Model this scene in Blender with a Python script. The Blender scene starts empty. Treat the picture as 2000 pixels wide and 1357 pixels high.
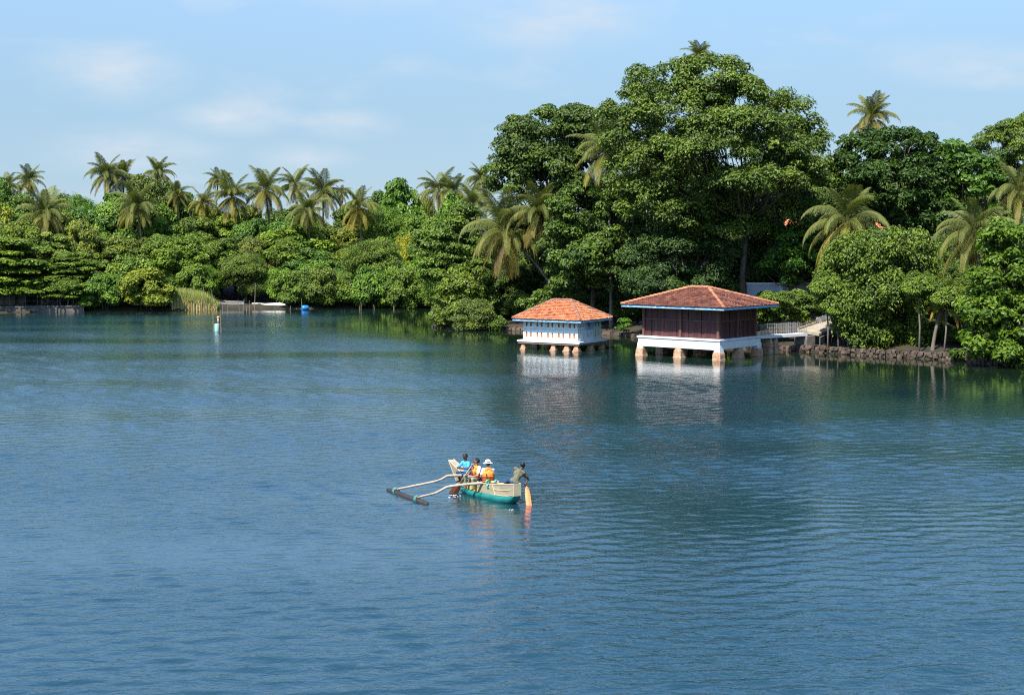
import bpy, bmesh, math, random
import numpy as np
from mathutils import Vector, Matrix

# ------------------------------------------------------------------ camera
sc = bpy.context.scene
COL = sc.collection
FOC, CAMH, HOR = 3000.0, 10.5, 450.0           # focal length (px of a 2000 px wide frame), eye height (m), horizon row
PITCH = math.atan((678.5 - HOR) / FOC)
cam_d = bpy.data.cameras.new('camera')
cam_d.sensor_width = 36.0
cam_d.lens = FOC / 2000.0 * 36.0
cam_d.clip_start, cam_d.clip_end = 0.5, 9000.0
cam = bpy.data.objects.new('camera', cam_d)
COL.objects.link(cam)
cam.location = (0, 0, CAMH)
cam.rotation_euler = (math.pi / 2 - PITCH, 0, 0)
sc.camera = cam

# ------------------------------------------------------------------ sky and sun
SUN_AZ = math.radians(214.0)      # compass bearing (from +Y, clockwise): behind the camera, to its left
SUN_EL = math.radians(55.0)
world = bpy.data.worlds.new('World')
sc.world = world
world.use_nodes = True
wn, wl = world.node_tree.nodes, world.node_tree.links
wn.clear()
w_out = wn.new('ShaderNodeOutputWorld')
w_bg = wn.new('ShaderNodeBackground')
w_sky = wn.new('ShaderNodeTexSky')
w_sky.sky_type = 'NISHITA'
w_sky.sun_disc = False
w_sky.sun_elevation = SUN_EL
w_sky.sun_rotation = SUN_AZ
w_sky.altitude = 0.0
w_sky.air_density = 1.0
w_sky.dust_density = 0.3
w_sky.ozone_density = 6.0
w_bg.inputs['Strength'].default_value = 0.15
tc = wn.new('ShaderNodeTexCoord')
sep = wn.new('ShaderNodeSeparateXYZ')
wl.new(tc.outputs['Generated'], sep.inputs[0])
addz = wn.new('ShaderNodeMath'); addz.operation = 'ADD'; addz.inputs[1].default_value = 0.28
mxz = wn.new('ShaderNodeMath'); mxz.operation = 'MAXIMUM'; mxz.inputs[1].default_value = 0.0
wl.new(sep.outputs['Z'], mxz.inputs[0]); wl.new(mxz.outputs[0], addz.inputs[0])
dx = wn.new('ShaderNodeMath'); dx.operation = 'DIVIDE'
dy = wn.new('ShaderNodeMath'); dy.operation = 'DIVIDE'
wl.new(sep.outputs['X'], dx.inputs[0]); wl.new(addz.outputs[0], dx.inputs[1])
wl.new(sep.outputs['Y'], dy.inputs[0]); wl.new(addz.outputs[0], dy.inputs[1])
comb = wn.new('ShaderNodeCombineXYZ')
wl.new(dx.outputs[0], comb.inputs[0]); wl.new(dy.outputs[0], comb.inputs[1])
cl_a = wn.new('ShaderNodeTexNoise')
cl_a.inputs['Scale'].default_value = 3.6
cl_a.inputs['Detail'].default_value = 7.0
cl_a.inputs['Roughness'].default_value = 0.52
cl_a.inputs['Distortion'].default_value = 0.25
wl.new(comb.outputs[0], cl_a.inputs['Vector'])
cl_r = wn.new('ShaderNodeMapRange')
cl_r.interpolation_type = 'SMOOTHSTEP'
cl_r.inputs['From Min'].default_value = 0.53
cl_r.inputs['From Max'].default_value = 0.72
cl_r.inputs['To Max'].default_value = 0.75
wl.new(cl_a.outputs['Fac'], cl_r.inputs['Value'])
cl_m = wn.new('ShaderNodeMixRGB')
cl_m.inputs['Color2'].default_value = (2.50, 2.85, 3.20, 1)
cl_r.inputs['To Max'].default_value = 0.35
puff = None                                   # a few soft fair weather clouds, each at its own place in the sky
for pcx, pcy, prx, pry in ((-.66, 2.56, .17, .20), (-.72, 2.95, .24, .20), (-.414, 3.04, .15, .13), (.06, 2.39, .24, .20), (-.51, 2.80, .16, .14), (-.30, 2.86, .12, .12), (-.20, 2.25, .20, .16), (.75, 2.5, .22, .14),
                           (-1.9, 1.6, .35, .3), (1.7, 1.5, .35, .3), (.5, -2.0, .4, .35), (-1.2, -1.4, .4, .3), (2.2, .2, .4, .4), (-2.3, -.2, .4, .4)):
    sb = wn.new('ShaderNodeVectorMath'); sb.operation = 'SUBTRACT'; sb.inputs[1].default_value = (pcx, pcy, 0); wl.new(comb.outputs[0], sb.inputs[0])
    ml = wn.new('ShaderNodeVectorMath'); ml.operation = 'MULTIPLY'; ml.inputs[1].default_value = (1 / prx, 1 / pry, 0); wl.new(sb.outputs[0], ml.inputs[0])
    ln = wn.new('ShaderNodeVectorMath'); ln.operation = 'LENGTH'; wl.new(ml.outputs[0], ln.inputs[0])
    mr_ = wn.new('ShaderNodeMapRange'); mr_.interpolation_type = 'SMOOTHSTEP'; mr_.inputs['From Min'].default_value = 1.0; mr_.inputs['From Max'].default_value = 0.0; wl.new(ln.outputs['Value'], mr_.inputs['Value'])
    if puff is None: puff = mr_.outputs[0]
    else:
        mx = wn.new('ShaderNodeMath'); mx.operation = 'MAXIMUM'; wl.new(puff, mx.inputs[0]); wl.new(mr_.outputs[0], mx.inputs[1]); puff = mx.outputs[0]
cl_b = wn.new('ShaderNodeTexNoise'); cl_b.inputs['Scale'].default_value = 7.0; cl_b.inputs['Detail'].default_value = 6.0; cl_b.inputs['Roughness'].default_value = 0.55
wl.new(comb.outputs[0], cl_b.inputs['Vector'])
pa = wn.new('ShaderNodeMath'); pa.operation = 'MULTIPLY_ADD'; pa.inputs[1].default_value = 1.6; pa.inputs[2].default_value = -0.62; wl.new(cl_b.outputs['Fac'], pa.inputs[0])
pb = wn.new('ShaderNodeMath'); pb.operation = 'ADD'; wl.new(pa.outputs[0], pb.inputs[0]); pb.inputs[1].default_value = 0.25
pc = wn.new('ShaderNodeMath'); pc.operation = 'MULTIPLY'; pc.use_clamp = True; wl.new(pb.outputs[0], pc.inputs[0]); wl.new(puff, pc.inputs[1])
pd = wn.new('ShaderNodeMath'); pd.operation = 'MULTIPLY_ADD'; pd.use_clamp = True; pd.inputs[1].default_value = 1.25; wl.new(pc.outputs[0], pd.inputs[0]); wl.new(cl_r.outputs[0], pd.inputs[2])
wl.new(pd.outputs[0], cl_m.inputs['Fac'])
veil = wn.new('ShaderNodeMixRGB')            # humid haze low in the sky, all the way round
vr = wn.new('ShaderNodeMapRange'); vr.interpolation_type = 'SMOOTHSTEP'
vr.inputs['From Min'].default_value = 0.05; vr.inputs['From Max'].default_value = 0.40
vr.inputs['To Min'].default_value = 0.86; vr.inputs['To Max'].default_value = 0.0
wl.new(mxz.outputs[0], vr.inputs['Value']); wl.new(vr.outputs[0], veil.inputs['Fac'])
veil.inputs['Color2'].default_value = (1.16, 1.78, 2.42, 1)
wl.new(w_sky.outputs[0], veil.inputs['Color1'])
wl.new(veil.outputs[0], cl_m.inputs['Color1'])
wl.new(cl_m.outputs[0], w_bg.inputs['Color'])
wl.new(w_bg.outputs[0], w_out.inputs['Surface'])

sun_d = bpy.data.lights.new('sun', 'SUN')
sun_d.energy = 5.0
sun_d.angle = math.radians(0.53)
sun_d.color = (1.0, 0.95, 0.86)
sun = bpy.data.objects.new('sun', sun_d)
COL.objects.link(sun)
sdir = Vector((math.sin(SUN_AZ) * math.cos(SUN_EL), math.cos(SUN_AZ) * math.cos(SUN_EL), math.sin(SUN_EL)))
sun.rotation_euler = sdir.to_track_quat('Z', 'Y').to_euler()
sun.location = (-60, -60, 90)

sc.view_settings.view_transform = 'Standard'
sc.view_settings.look = 'None'
sc.view_settings.exposure = 0.88
sc.view_settings.gamma = 1.0
sc.view_settings.use_curve_mapping = False
sc.cycles.max_bounces = 6
sc.cycles.diffuse_bounces = 3
sc.cycles.glossy_bounces = 3
sc.cycles.transmission_bounces = 3
sc.cycles.caustics_reflective = False
sc.cycles.caustics_refractive = False
sc.cycles.use_denoising = False
sc.cycles.filter_width = 1.15

random.seed(7)
R = math.radians


# ------------------------------------------------------------------ measuring helpers
def ray(px, py):
    u, v = (px - 1000.0) / FOC, -(py - 678.5) / FOC
    return Vector((u, math.cos(PITCH) + v * math.sin(PITCH), -math.sin(PITCH) + v * math.cos(PITCH)))


def at(px, py, Y):
    d = ray(px, py)
    return d * (Y / d.y) + Vector((0, 0, CAMH))


def on_z(px, py, z=0.0):
    d = ray(px, py)
    return d * ((z - CAMH) / d.z) + Vector((0, 0, CAMH))


SHORE = [(-400, 150), (-160, 186), (-95, 196)]
for p in [(0, 611), (160, 607), (335, 607), (420, 603), (600, 603), (720, 601), (838, 601), (849, 639), (900, 643),
          (990, 645), (1200, 655), (1350, 668), (1500, 680), (1560, 686), (1700, 695), (1850, 703), (2000, 716)]:
    q = on_z(*p)
    SHORE.append((q.x, q.y))
SHORE += [(50, 108), (70, 92), (110, 70), (200, 30), (420, -60)]
SHN = np.array(SHORE)


def shore_dist(x, y):
    """distance to the shoreline, positive on land"""
    x = np.atleast_1d(np.asarray(x, float)); y = np.atleast_1d(np.asarray(y, float))
    best = np.full(x.shape, 1e9)
    for a, b in zip(SHN[:-1], SHN[1:]):
        ab = b - a
        t = np.clip(((x - a[0]) * ab[0] + (y - a[1]) * ab[1]) / (ab @ ab), 0, 1)
        d = np.hypot(x - a[0] - t * ab[0], y - a[1] - t * ab[1])
        best = np.minimum(best, d)
    ys = np.interp(x, SHN[:, 0], SHN[:, 1])
    return np.where(y > ys, best, -best)


def ground_z(x, y):
    d = shore_dist(x, y)
    x = np.atleast_1d(x)
    k = np.clip((x + 12) / 30.0, 0, 1)
    slope = 0.07 + 0.10 * k
    top = 3.0 + 2.5 * k
    land = 0.30 + top * (1 - np.exp(-np.maximum(d, 0) * slope / top))
    t_ = np.clip((d - 34) / 40.0, 0, 1); land = land + 7.0 * t_ * t_ * (3 - 2 * t_)
    bed = np.maximum(-3.0, 0.30 + np.minimum(d, 0) * 0.8)
    return np.where(d >= 0, land, bed)


def gz(x, y):
    return float(ground_z(x, y)[0])


# ------------------------------------------------------------------ materials
def new_mat(name):
    m = bpy.data.materials.new(name)
    m.use_nodes = True
    m.node_tree.nodes.clear()
    return m, m.node_tree.nodes, m.node_tree.links


def solid(name, col, rough=0.6, var=0.25, scale=6.0, bump=0.0, spec=0.4, col2=None, use_tint=False, stretch=None, metal=0.0, objcol=False):
    """colour with procedural wear: noise between col*(1-var) and col (or col2)"""
    m, n, l = new_mat(name)
    out = n.new('ShaderNodeOutputMaterial'); b = n.new('ShaderNodeBsdfPrincipled')
    b.inputs['Roughness'].default_value = rough
    b.inputs['Specular IOR Level'].default_value = spec
    b.inputs['Metallic'].default_value = metal
    t = n.new('ShaderNodeTexCoord')
    vec = t.outputs['Object']
    if stretch:
        mp = n.new('ShaderNodeMapping'); mp.inputs['Scale'].default_value = stretch
        l.new(vec, mp.inputs['Vector']); vec = mp.outputs[0]
    nz = n.new('ShaderNodeTexNoise')
    nz.inputs['Scale'].default_value = scale; nz.inputs['Detail'].default_value = 6.0; nz.inputs['Roughness'].default_value = 0.6
    l.new(vec, nz.inputs['Vector'])
    mr = n.new('ShaderNodeMapRange'); mr.inputs['From Min'].default_value = 0.36; mr.inputs['From Max'].default_value = 0.64
    l.new(nz.outputs['Fac'], mr.inputs['Value'])
    mix = n.new('ShaderNodeMixRGB')
    mix.inputs['Color1'].default_value = (*(col2 if col2 else [c * (1 - var) for c in col]), 1)
    mix.inputs['Color2'].default_value = (*col, 1)
    l.new(mr.outputs[0], mix.inputs['Fac'])
    c = mix.outputs[0]
    if use_tint:
        a = n.new('ShaderNodeAttribute'); a.attribute_name = 'tint'
        mr2 = n.new('ShaderNodeMapRange'); mr2.inputs['To Min'].default_value = 0.4; mr2.inputs['To Max'].default_value = 1.5
        l.new(a.outputs['Fac'], mr2.inputs['Value'])
        mm = n.new('ShaderNodeMixRGB'); mm.blend_type = 'MULTIPLY'; mm.inputs['Fac'].default_value = 1.0
        l.new(c, mm.inputs['Color1']); l.new(mr2.outputs[0], mm.inputs['Color2']); c = mm.outputs[0]
    if objcol:
        oi = n.new('ShaderNodeObjectInfo')
        mm = n.new('ShaderNodeMixRGB'); mm.blend_type = 'MULTIPLY'; mm.inputs['Fac'].default_value = 1.0
        l.new(c, mm.inputs['Color1']); l.new(oi.outputs['Color'], mm.inputs['Color2']); c = mm.outputs[0]
    l.new(c, b.inputs['Base Color'])
    if bump:
        bp = n.new('ShaderNodeBump'); bp.inputs['Strength'].default_value = 0.6; bp.inputs['Distance'].default_value = bump
        l.new(nz.outputs['Fac'], bp.inputs['Height']); l.new(bp.outputs[0], b.inputs['Normal'])
    l.new(b.outputs[0], out.inputs['Surface'])
    return m


def leaf_material(name, dark, light, rough=0.5, trans=0.3, spec=0.35):
    """leaf colour: per-leaf age attribute, times the tree's own colour (object colour)"""
    m, n, l = new_mat(name)
    out = n.new('ShaderNodeOutputMaterial'); b = n.new('ShaderNodeBsdfPrincipled')
    b.inputs['Roughness'].default_value = rough; b.inputs['Specular IOR Level'].default_value = spec
    a = n.new('ShaderNodeAttribute'); a.attribute_name = 'tint'
    mix = n.new('ShaderNodeMixRGB')
    mix.inputs['Color1'].default_value = (*dark, 1); mix.inputs['Color2'].default_value = (*light, 1)
    l.new(a.outputs['Fac'], mix.inputs['Fac'])
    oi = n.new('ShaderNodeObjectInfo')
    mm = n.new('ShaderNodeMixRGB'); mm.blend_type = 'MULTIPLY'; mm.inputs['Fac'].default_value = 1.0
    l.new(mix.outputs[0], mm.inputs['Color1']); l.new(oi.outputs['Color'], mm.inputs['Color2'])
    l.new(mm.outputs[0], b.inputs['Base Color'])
    tr = n.new('ShaderNodeBsdfTranslucent')
    tm = n.new('ShaderNodeMixRGB'); tm.blend_type = 'MULTIPLY'; tm.inputs['Fac'].default_value = 1.0
    tm.inputs['Color2'].default_value = (1.25, 1.3, 0.55, 1)
    l.new(mm.outputs[0], tm.inputs['Color1']); l.new(tm.outputs[0], tr.inputs['Color'])
    ms = n.new('ShaderNodeMixShader'); ms.inputs['Fac'].default_value = trans
    l.new(b.outputs[0], ms.inputs[1]); l.new(tr.outputs[0], ms.inputs[2])
    l.new(ms.outputs[0], out.inputs['Surface'])
    return m


M = {}
M['leaf'] = leaf_material('leaf', (0.042, 0.090, 0.015), (0.240, 0.322, 0.035), trans=0.18)
M['glossy_leaf'] = leaf_material('glossy_leaf', (0.042, 0.105, 0.016), (0.200, 0.320, 0.030), rough=0.45, spec=0.35)
M['palm_leaf'] = leaf_material('palm_leaf', (0.070, 0.105, 0.026), (0.250, 0.245, 0.060), rough=0.58, trans=0.25, spec=0.25)
M['grass'] = leaf_material('grass', (0.22, 0.30, 0.06), (0.78, 0.60, 0.27), rough=0.7)
M['bark'] = solid('bark', (0.16, 0.12, 0.085), 0.9, 0.5, 3.0, 0.02, stretch=(1, 1, 0.35))
M['palm_bark'] = solid('palm_bark', (0.19, 0.16, 0.13), 0.9, 0.4, 2.5, 0.02, stretch=(0.5, 0.5, 4))
M['coconut'] = solid('coconut', (0.20, 0.17, 0.04), 0.5)
M['soil'] = solid('soil', (0.048, 0.034, 0.022), 0.95, 0.5, 0.6, 0.05, col2=(0.016, 0.020, 0.010))
M['concrete'] = solid('concrete', (0.20, 0.18, 0.155), 0.9, 0.55, 1.6, 0.01)
M['block'] = solid('block', (0.27, 0.25, 0.23), 0.9, 0.35, 3.0, 0.01, use_tint=True)
M['stone'] = solid('stone', (0.14, 0.10, 0.075), 0.9, 0.5, 2.0, 0.03, use_tint=True)
M['white_paint'] = solid('white_paint', (0.80, 0.80, 0.78), 0.6, 0.10, 1.2)
M['plaster'] = solid('plaster', (0.46, 0.49, 0.54), 0.8, 0.25, 0.7)
M['cream'] = solid('cream', (0.38, 0.33, 0.25), 0.7, 0.35, 1.5)
M['tile'] = solid('tile', (0.62, 0.215, 0.090), 0.75, 0.35, 2.2, use_tint=True, col2=(0.44, 0.145, 0.070))
M['old_tile'] = solid('old_tile', (0.27, 0.098, 0.060), 0.8, 0.55, 1.3, use_tint=True, col2=(0.12, 0.050, 0.038))
M['ridge_tile'] = solid('ridge_tile', (0.52, 0.22, 0.11), 0.75, 0.3, 4.0, use_tint=True)
M['dull_ridge'] = solid('dull_ridge', (0.33, 0.17, 0.11), 0.8, 0.4, 4.0, use_tint=True)
M['blue_trim'] = solid('blue_trim', (0.20, 0.44, 0.64), 0.5, 0.3, 2.0, col2=(0.40, 0.58, 0.70))
M['pale_blue'] = solid('pale_blue', (0.74, 0.80, 0.79), 0.65, 0.2, 2.5, col2=(0.60, 0.74, 0.79))
M['yellow_blue'] = solid('yellow_blue', (0.66, 0.66, 0.40), 0.65, 0.2, 2.0, col2=(0.40, 0.58, 0.60))
M['pale_trim'] = solid('pale_trim', (0.74, 0.76, 0.66), 0.6, 0.15, 4.0)
M['slot'] = solid('slot', (0.50, 0.17, 0.055), 0.6, 0.3, 4.0)
M['dark_wood'] = solid('dark_wood', (0.105, 0.038, 0.036), 0.55, 0.45, 3.0, 0.004, stretch=(3, 3, 0.4), objcol=True)
M['post_wood'] = solid('post_wood', (0.17, 0.075, 0.055), 0.6, 0.4, 3.0, stretch=(3, 3, 0.5))
M['brick_pier'] = solid('brick_pier', (0.50, 0.36, 0.24), 0.9, 0.4, 3.5, 0.03, col2=(0.36, 0.17, 0.09))
M['steel'] = solid('steel', (0.36, 0.36, 0.36), 0.5, 0.3, 5.0, metal=0.3)
M['teal'] = solid('teal', (0.006, 0.135, 0.118), 0.45, 0.25, 2.5, col2=(0.014, 0.185, 0.168))
M['dark_teal'] = solid('dark_teal', (0.010, 0.075, 0.075), 0.4, 0.3, 3.0)
M['washboard'] = solid('washboard', (0.36, 0.30, 0.20), 0.6, 0.2, 2.2, col2=(0.27, 0.23, 0.165), stretch=(1, 4, 4))
M['cream_board'] = solid('cream_board', (0.56, 0.47, 0.29), 0.6, 0.15, 3.0)
M['yellow_paint'] = solid('yellow_paint', (0.72, 0.46, 0.05), 0.5, 0.2, 5.0)
M['branch_wood'] = solid('branch_wood', (0.46, 0.37, 0.28), 0.8, 0.3, 5.0, 0.006, stretch=(1, 1, 1))
M['log'] = solid('log', (0.040, 0.033, 0.030), 0.7, 0.4, 5.0, 0.01)
M['rope_green'] = solid('rope_green', (0.10, 0.48, 0.30), 0.7)
M['rope_teal'] = solid('rope_teal', (0.10, 0.32, 0.30), 0.7)
M['paddle_orange'] = solid('paddle_orange', (0.80, 0.22, 0.060), 0.5, 0.2, 6.0)
M['paddle_brown'] = solid('paddle_brown', (0.36, 0.11, 0.05), 0.4, 0.2, 6.0)
M['shaft'] = solid('shaft', (0.50, 0.38, 0.25), 0.6)
M['skin_dark'] = solid('skin_dark', (0.085, 0.040, 0.025), 0.5, 0.1)
M['skin_mid'] = solid('skin_mid', (0.36, 0.18, 0.11), 0.5, 0.1)
M['hair'] = solid('hair', (0.012, 0.010, 0.010), 0.5, 0.3)
M['blue_cloth'] = solid('blue_cloth', (0.07, 0.38, 0.72), 0.8, 0.25, 8.0)
M['navy_cloth'] = solid('navy_cloth', (0.015, 0.06, 0.16), 0.8)
M['white_cloth'] = solid('white_cloth', (0.80, 0.79, 0.80), 0.8, 0.06, 8.0)
M['khaki_cloth'] = solid('khaki_cloth', (0.36, 0.35, 0.26), 0.8, 0.3, 8.0)
M['olive_cloth'] = solid('olive_cloth', (0.155, 0.150, 0.095), 0.85, 0.25, 8.0)
M['orange_vest'] = solid('orange_vest', (1.0, 0.30, 0.04), 0.7, 0.12, 6.0)
M['strap'] = solid('strap', (0.22, 0.03, 0.012), 0.7)
M['black'] = solid('black', (0.012, 0.012, 0.013), 0.5)
M['foam'] = solid('foam', (0.80, 0.82, 0.84), 0.9, 0.05)
M['barrel_blue'] = solid('barrel_blue', (0.02, 0.22, 0.62), 0.4, 0.15)
M['mint'] = solid('mint', (0.30, 0.52, 0.47), 0.6, 0.2)
M['buoy_orange'] = solid('buoy_orange', (0.80, 0.48, 0.20), 0.5)
M['stake'] = solid('stake', (0.24, 0.19, 0.14), 0.9, 0.4)
M['boat_white'] = solid('boat_white', (0.72, 0.70, 0.68), 0.6, 0.25, 1.5)
M['rubber'] = solid('rubber', (0.02, 0.02, 0.02), 0.8)


# ------------------------------------------------------------------ mesh and object helpers
def mesh_np(name, V, Q, tint=None, smooth=False):
    """V (n,3), Q (m,k) faces of one size"""
    me = bpy.data.meshes.new(name)
    V = np.ascontiguousarray(V, dtype=np.float32); Q = np.ascontiguousarray(Q, dtype=np.int32)
    me.vertices.add(len(V)); me.vertices.foreach_set('co', V.ravel())
    me.loops.add(Q.size); me.loops.foreach_set('vertex_index', Q.ravel())
    me.polygons.add(len(Q)); me.polygons.foreach_set('loop_start', np.arange(0, Q.size, Q.shape[1], dtype=np.int32))
    me.update(calc_edges=True)
    if tint is not None:
        a = me.attributes.new('tint', 'FLOAT', 'FACE')
        a.data.foreach_set('value', np.ascontiguousarray(tint, dtype=np.float32))
    me.polygons.foreach_set('use_smooth', np.full(len(Q), smooth))
    return me


class MB:
    """collects simple shapes into one mesh"""

    def __init__(self):
        self.V, self.F, self.T = [], [], []
        self.tint = 0.5

    def add(self, vs, fs):
        o = len(self.V)
        self.V += [tuple(v) for v in vs]
        self.F += [tuple(i + o for i in f) for f in fs]
        self.T += [self.tint] * len(fs)

    def box(self, lo, hi, m=None):
        x0, y0, z0 = lo; x1, y1, z1 = hi
        vs = [Vector(p) for p in ((x0, y0, z0), (x1, y0, z0), (x1, y1, z0), (x0, y1, z0), (x0, y0, z1), (x1, y0, z1), (x1, y1, z1), (x0, y1, z1))]
        if m: vs = [m @ v for v in vs]
        self.add(vs, [(3, 2, 1, 0), (4, 5, 6, 7), (0, 1, 5, 4), (1, 2, 6, 5), (2, 3, 7, 6), (3, 0, 4, 7)])
        return self

    def frustum(self, c, a, b, z0, z1, k=1.0):
        """box with bottom half sizes a, top half sizes b"""
        x, y = c
        vs = [(x - a[0], y - a[1], z0), (x + a[0], y - a[1], z0), (x + a[0], y + a[1], z0), (x - a[0], y + a[1], z0),
              (x - b[0], y - b[1], z1), (x + b[0], y - b[1], z1), (x + b[0], y + b[1], z1), (x - b[0], y + b[1], z1)]
        self.add(vs, [(3, 2, 1, 0), (4, 5, 6, 7), (0, 1, 5, 4), (1, 2, 6, 5), (2, 3, 7, 6), (3, 0, 4, 7)])
        return self

    def tube(self, pts, rad, n=8, flat=1.0):
        pts = [Vector(p) for p in pts]
        if not hasattr(rad, '__len__'): rad = [rad] * len(pts)
        rings, prev = [], None
        for i, p in enumerate(pts):
            t = (pts[min(i + 1, len(pts) - 1)] - pts[max(i - 1, 0)]).normalized()
            if prev is None:
                a = Vector((0, 0, 1)) if abs(t.z) < 0.9 else Vector((1, 0, 0))
                u = t.cross(a).normalized()
            else:
                u = (prev - t * prev.dot(t)).normalized()
            prev = u; v = t.cross(u)
            rings.append([p + (u * math.cos(k * 2 * math.pi / n) + v * math.sin(k * 2 * math.pi / n) * flat) * rad[i] for k in range(n)])
        vs = [q for r in rings for q in r]
        fs = []
        for i in range(len(pts) - 1):
            for k in range(n):
                k2 = (k + 1) % n
                fs.append((i * n + k, i * n + k2, (i + 1) * n + k2, (i + 1) * n + k))
        fs.append(tuple(range(n - 1, -1, -1))); e = (len(pts) - 1) * n
        fs.append(tuple(range(e, e + n)))
        self.add(vs, fs)
        return self

    def ball(self, c, r, seg=10, rings=7, m=None):
        if not hasattr(r, '__len__'): r = (r, r, r)
        vs = [Vector((0, 0, r[2]))]
        for i in range(1, rings):
            a = math.pi * i / rings
            for k in range(seg):
                b = 2 * math.pi * k / seg
                vs.append(Vector((r[0] * math.sin(a) * math.cos(b), r[1] * math.sin(a) * math.sin(b), r[2] * math.cos(a))))
        vs.append(Vector((0, 0, -r[2])))
        if m: vs = [m @ v for v in vs]
        c = Vector(c); vs = [v + c for v in vs]
        fs = [(0, 1 + k, 1 + (k + 1) % seg) for k in range(seg)]
        for i in range(rings - 2):
            for k in range(seg):
                a, b = 1 + i * seg + k, 1 + i * seg + (k + 1) % seg
                fs.append((a, a + seg, b + seg, b))
        e = len(vs) - 1; s = 1 + (rings - 2) * seg
        fs += [(e, s + (k + 1) % seg, s + k) for k in range(seg)]
        self.add(vs, fs)
        return self

    def capsule(self, p0, p1, r0, r1, n=10):
        p0, p1 = Vector(p0), Vector(p1)
        self.ball(p0, r0, n, 8); self.ball(p1, r1, n, 8)
        if (p1 - p0).length > 1e-4: self.tube([p0, p1], [r0, r1], n)
        return self

    def mesh(self, name='mesh', smooth=False):
        me = bpy.data.meshes.new(name)
        me.from_pydata(self.V, [], self.F)
        a = me.attributes.new('tint', 'FLOAT', 'FACE')
        a.data.foreach_set('value', np.array(self.T, dtype=np.float32))
        if smooth: me.polygons.foreach_set('use_smooth', np.full(len(self.F), True))
        me.update()
        return me

    def build(self, name, mat, parent=None, smooth=False, kind=None):
        return obj(name, self.mesh(name, smooth), mat, parent, kind)


def obj(name, me, mat, parent=None, kind=None, loc=None, rotz=None, scale=None, color=None):
    o = bpy.data.objects.new(name, me)
    COL.objects.link(o)
    if mat is not None and len(me.materials) == 0:
        me.materials.append(M[mat] if isinstance(mat, str) else mat)
    if parent is not None: o.parent = parent
    if kind: o['kind'] = kind
    if loc is not None: o.location = loc
    if rotz is not None: o.rotation_euler = (0, 0, rotz)
    if scale is not None: o.scale = scale if hasattr(scale, '__len__') else (scale,) * 3
    if color is not None: o.color = (*color, 1)
    return o


def tag(o, label, cat, group=None):
    o['label'] = label; o['category'] = cat
    if group: o['group'] = group
    return o


def thing(name, label, cat, loc=(0, 0, 0), rotz=0.0, group=None, scale=None):
    o = bpy.data.objects.new(name, None)
    o.empty_display_size = 0.3
    COL.objects.link(o)
    o.location = loc; o.rotation_euler = (0, 0, rotz)
    if scale is not None: o.scale = scale if hasattr(scale, '__len__') else (scale,) * 3
    return tag(o, label, cat, group)


# ------------------------------------------------------------------ ground and water
def axis(lo, hi, step, far):
    a = list(np.arange(lo, hi + 0.01, step))
    s = step
    left, right = [], []
    x = lo; y = hi
    while x > -far:
        s *= 1.5; x -= s; left.append(x)
    s = step
    while y < far:
        s *= 1.5; y += s; right.append(y)
    return np.array(left[::-1] + a + right)


def grid(xs, ys, zf):
    X, Y = np.meshgrid(xs, ys)
    Z = zf(X.ravel(), Y.ravel())
    V = np.stack([X.ravel(), Y.ravel(), Z], 1)
    nx, ny = len(xs), len(ys)
    i = (np.arange(ny - 1)[:, None] * nx + np.arange(nx - 1)[None, :]).ravel()
    return V, np.stack([i, i + 1, i + nx + 1, i + nx], 1)


nrg = np.random.default_rng(3)
V, Q = grid(axis(-100, 80, 2.0, 3500), axis(80, 260, 2.0, 3500), lambda x, y: ground_z(x, y) + 0.10 * np.sin(x * 1.7) * np.cos(y * 1.3) * (shore_dist(x, y) > 2.5))
ground = obj('ground', mesh_np('ground', V, Q, smooth=True), 'soil', kind='structure')


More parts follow.
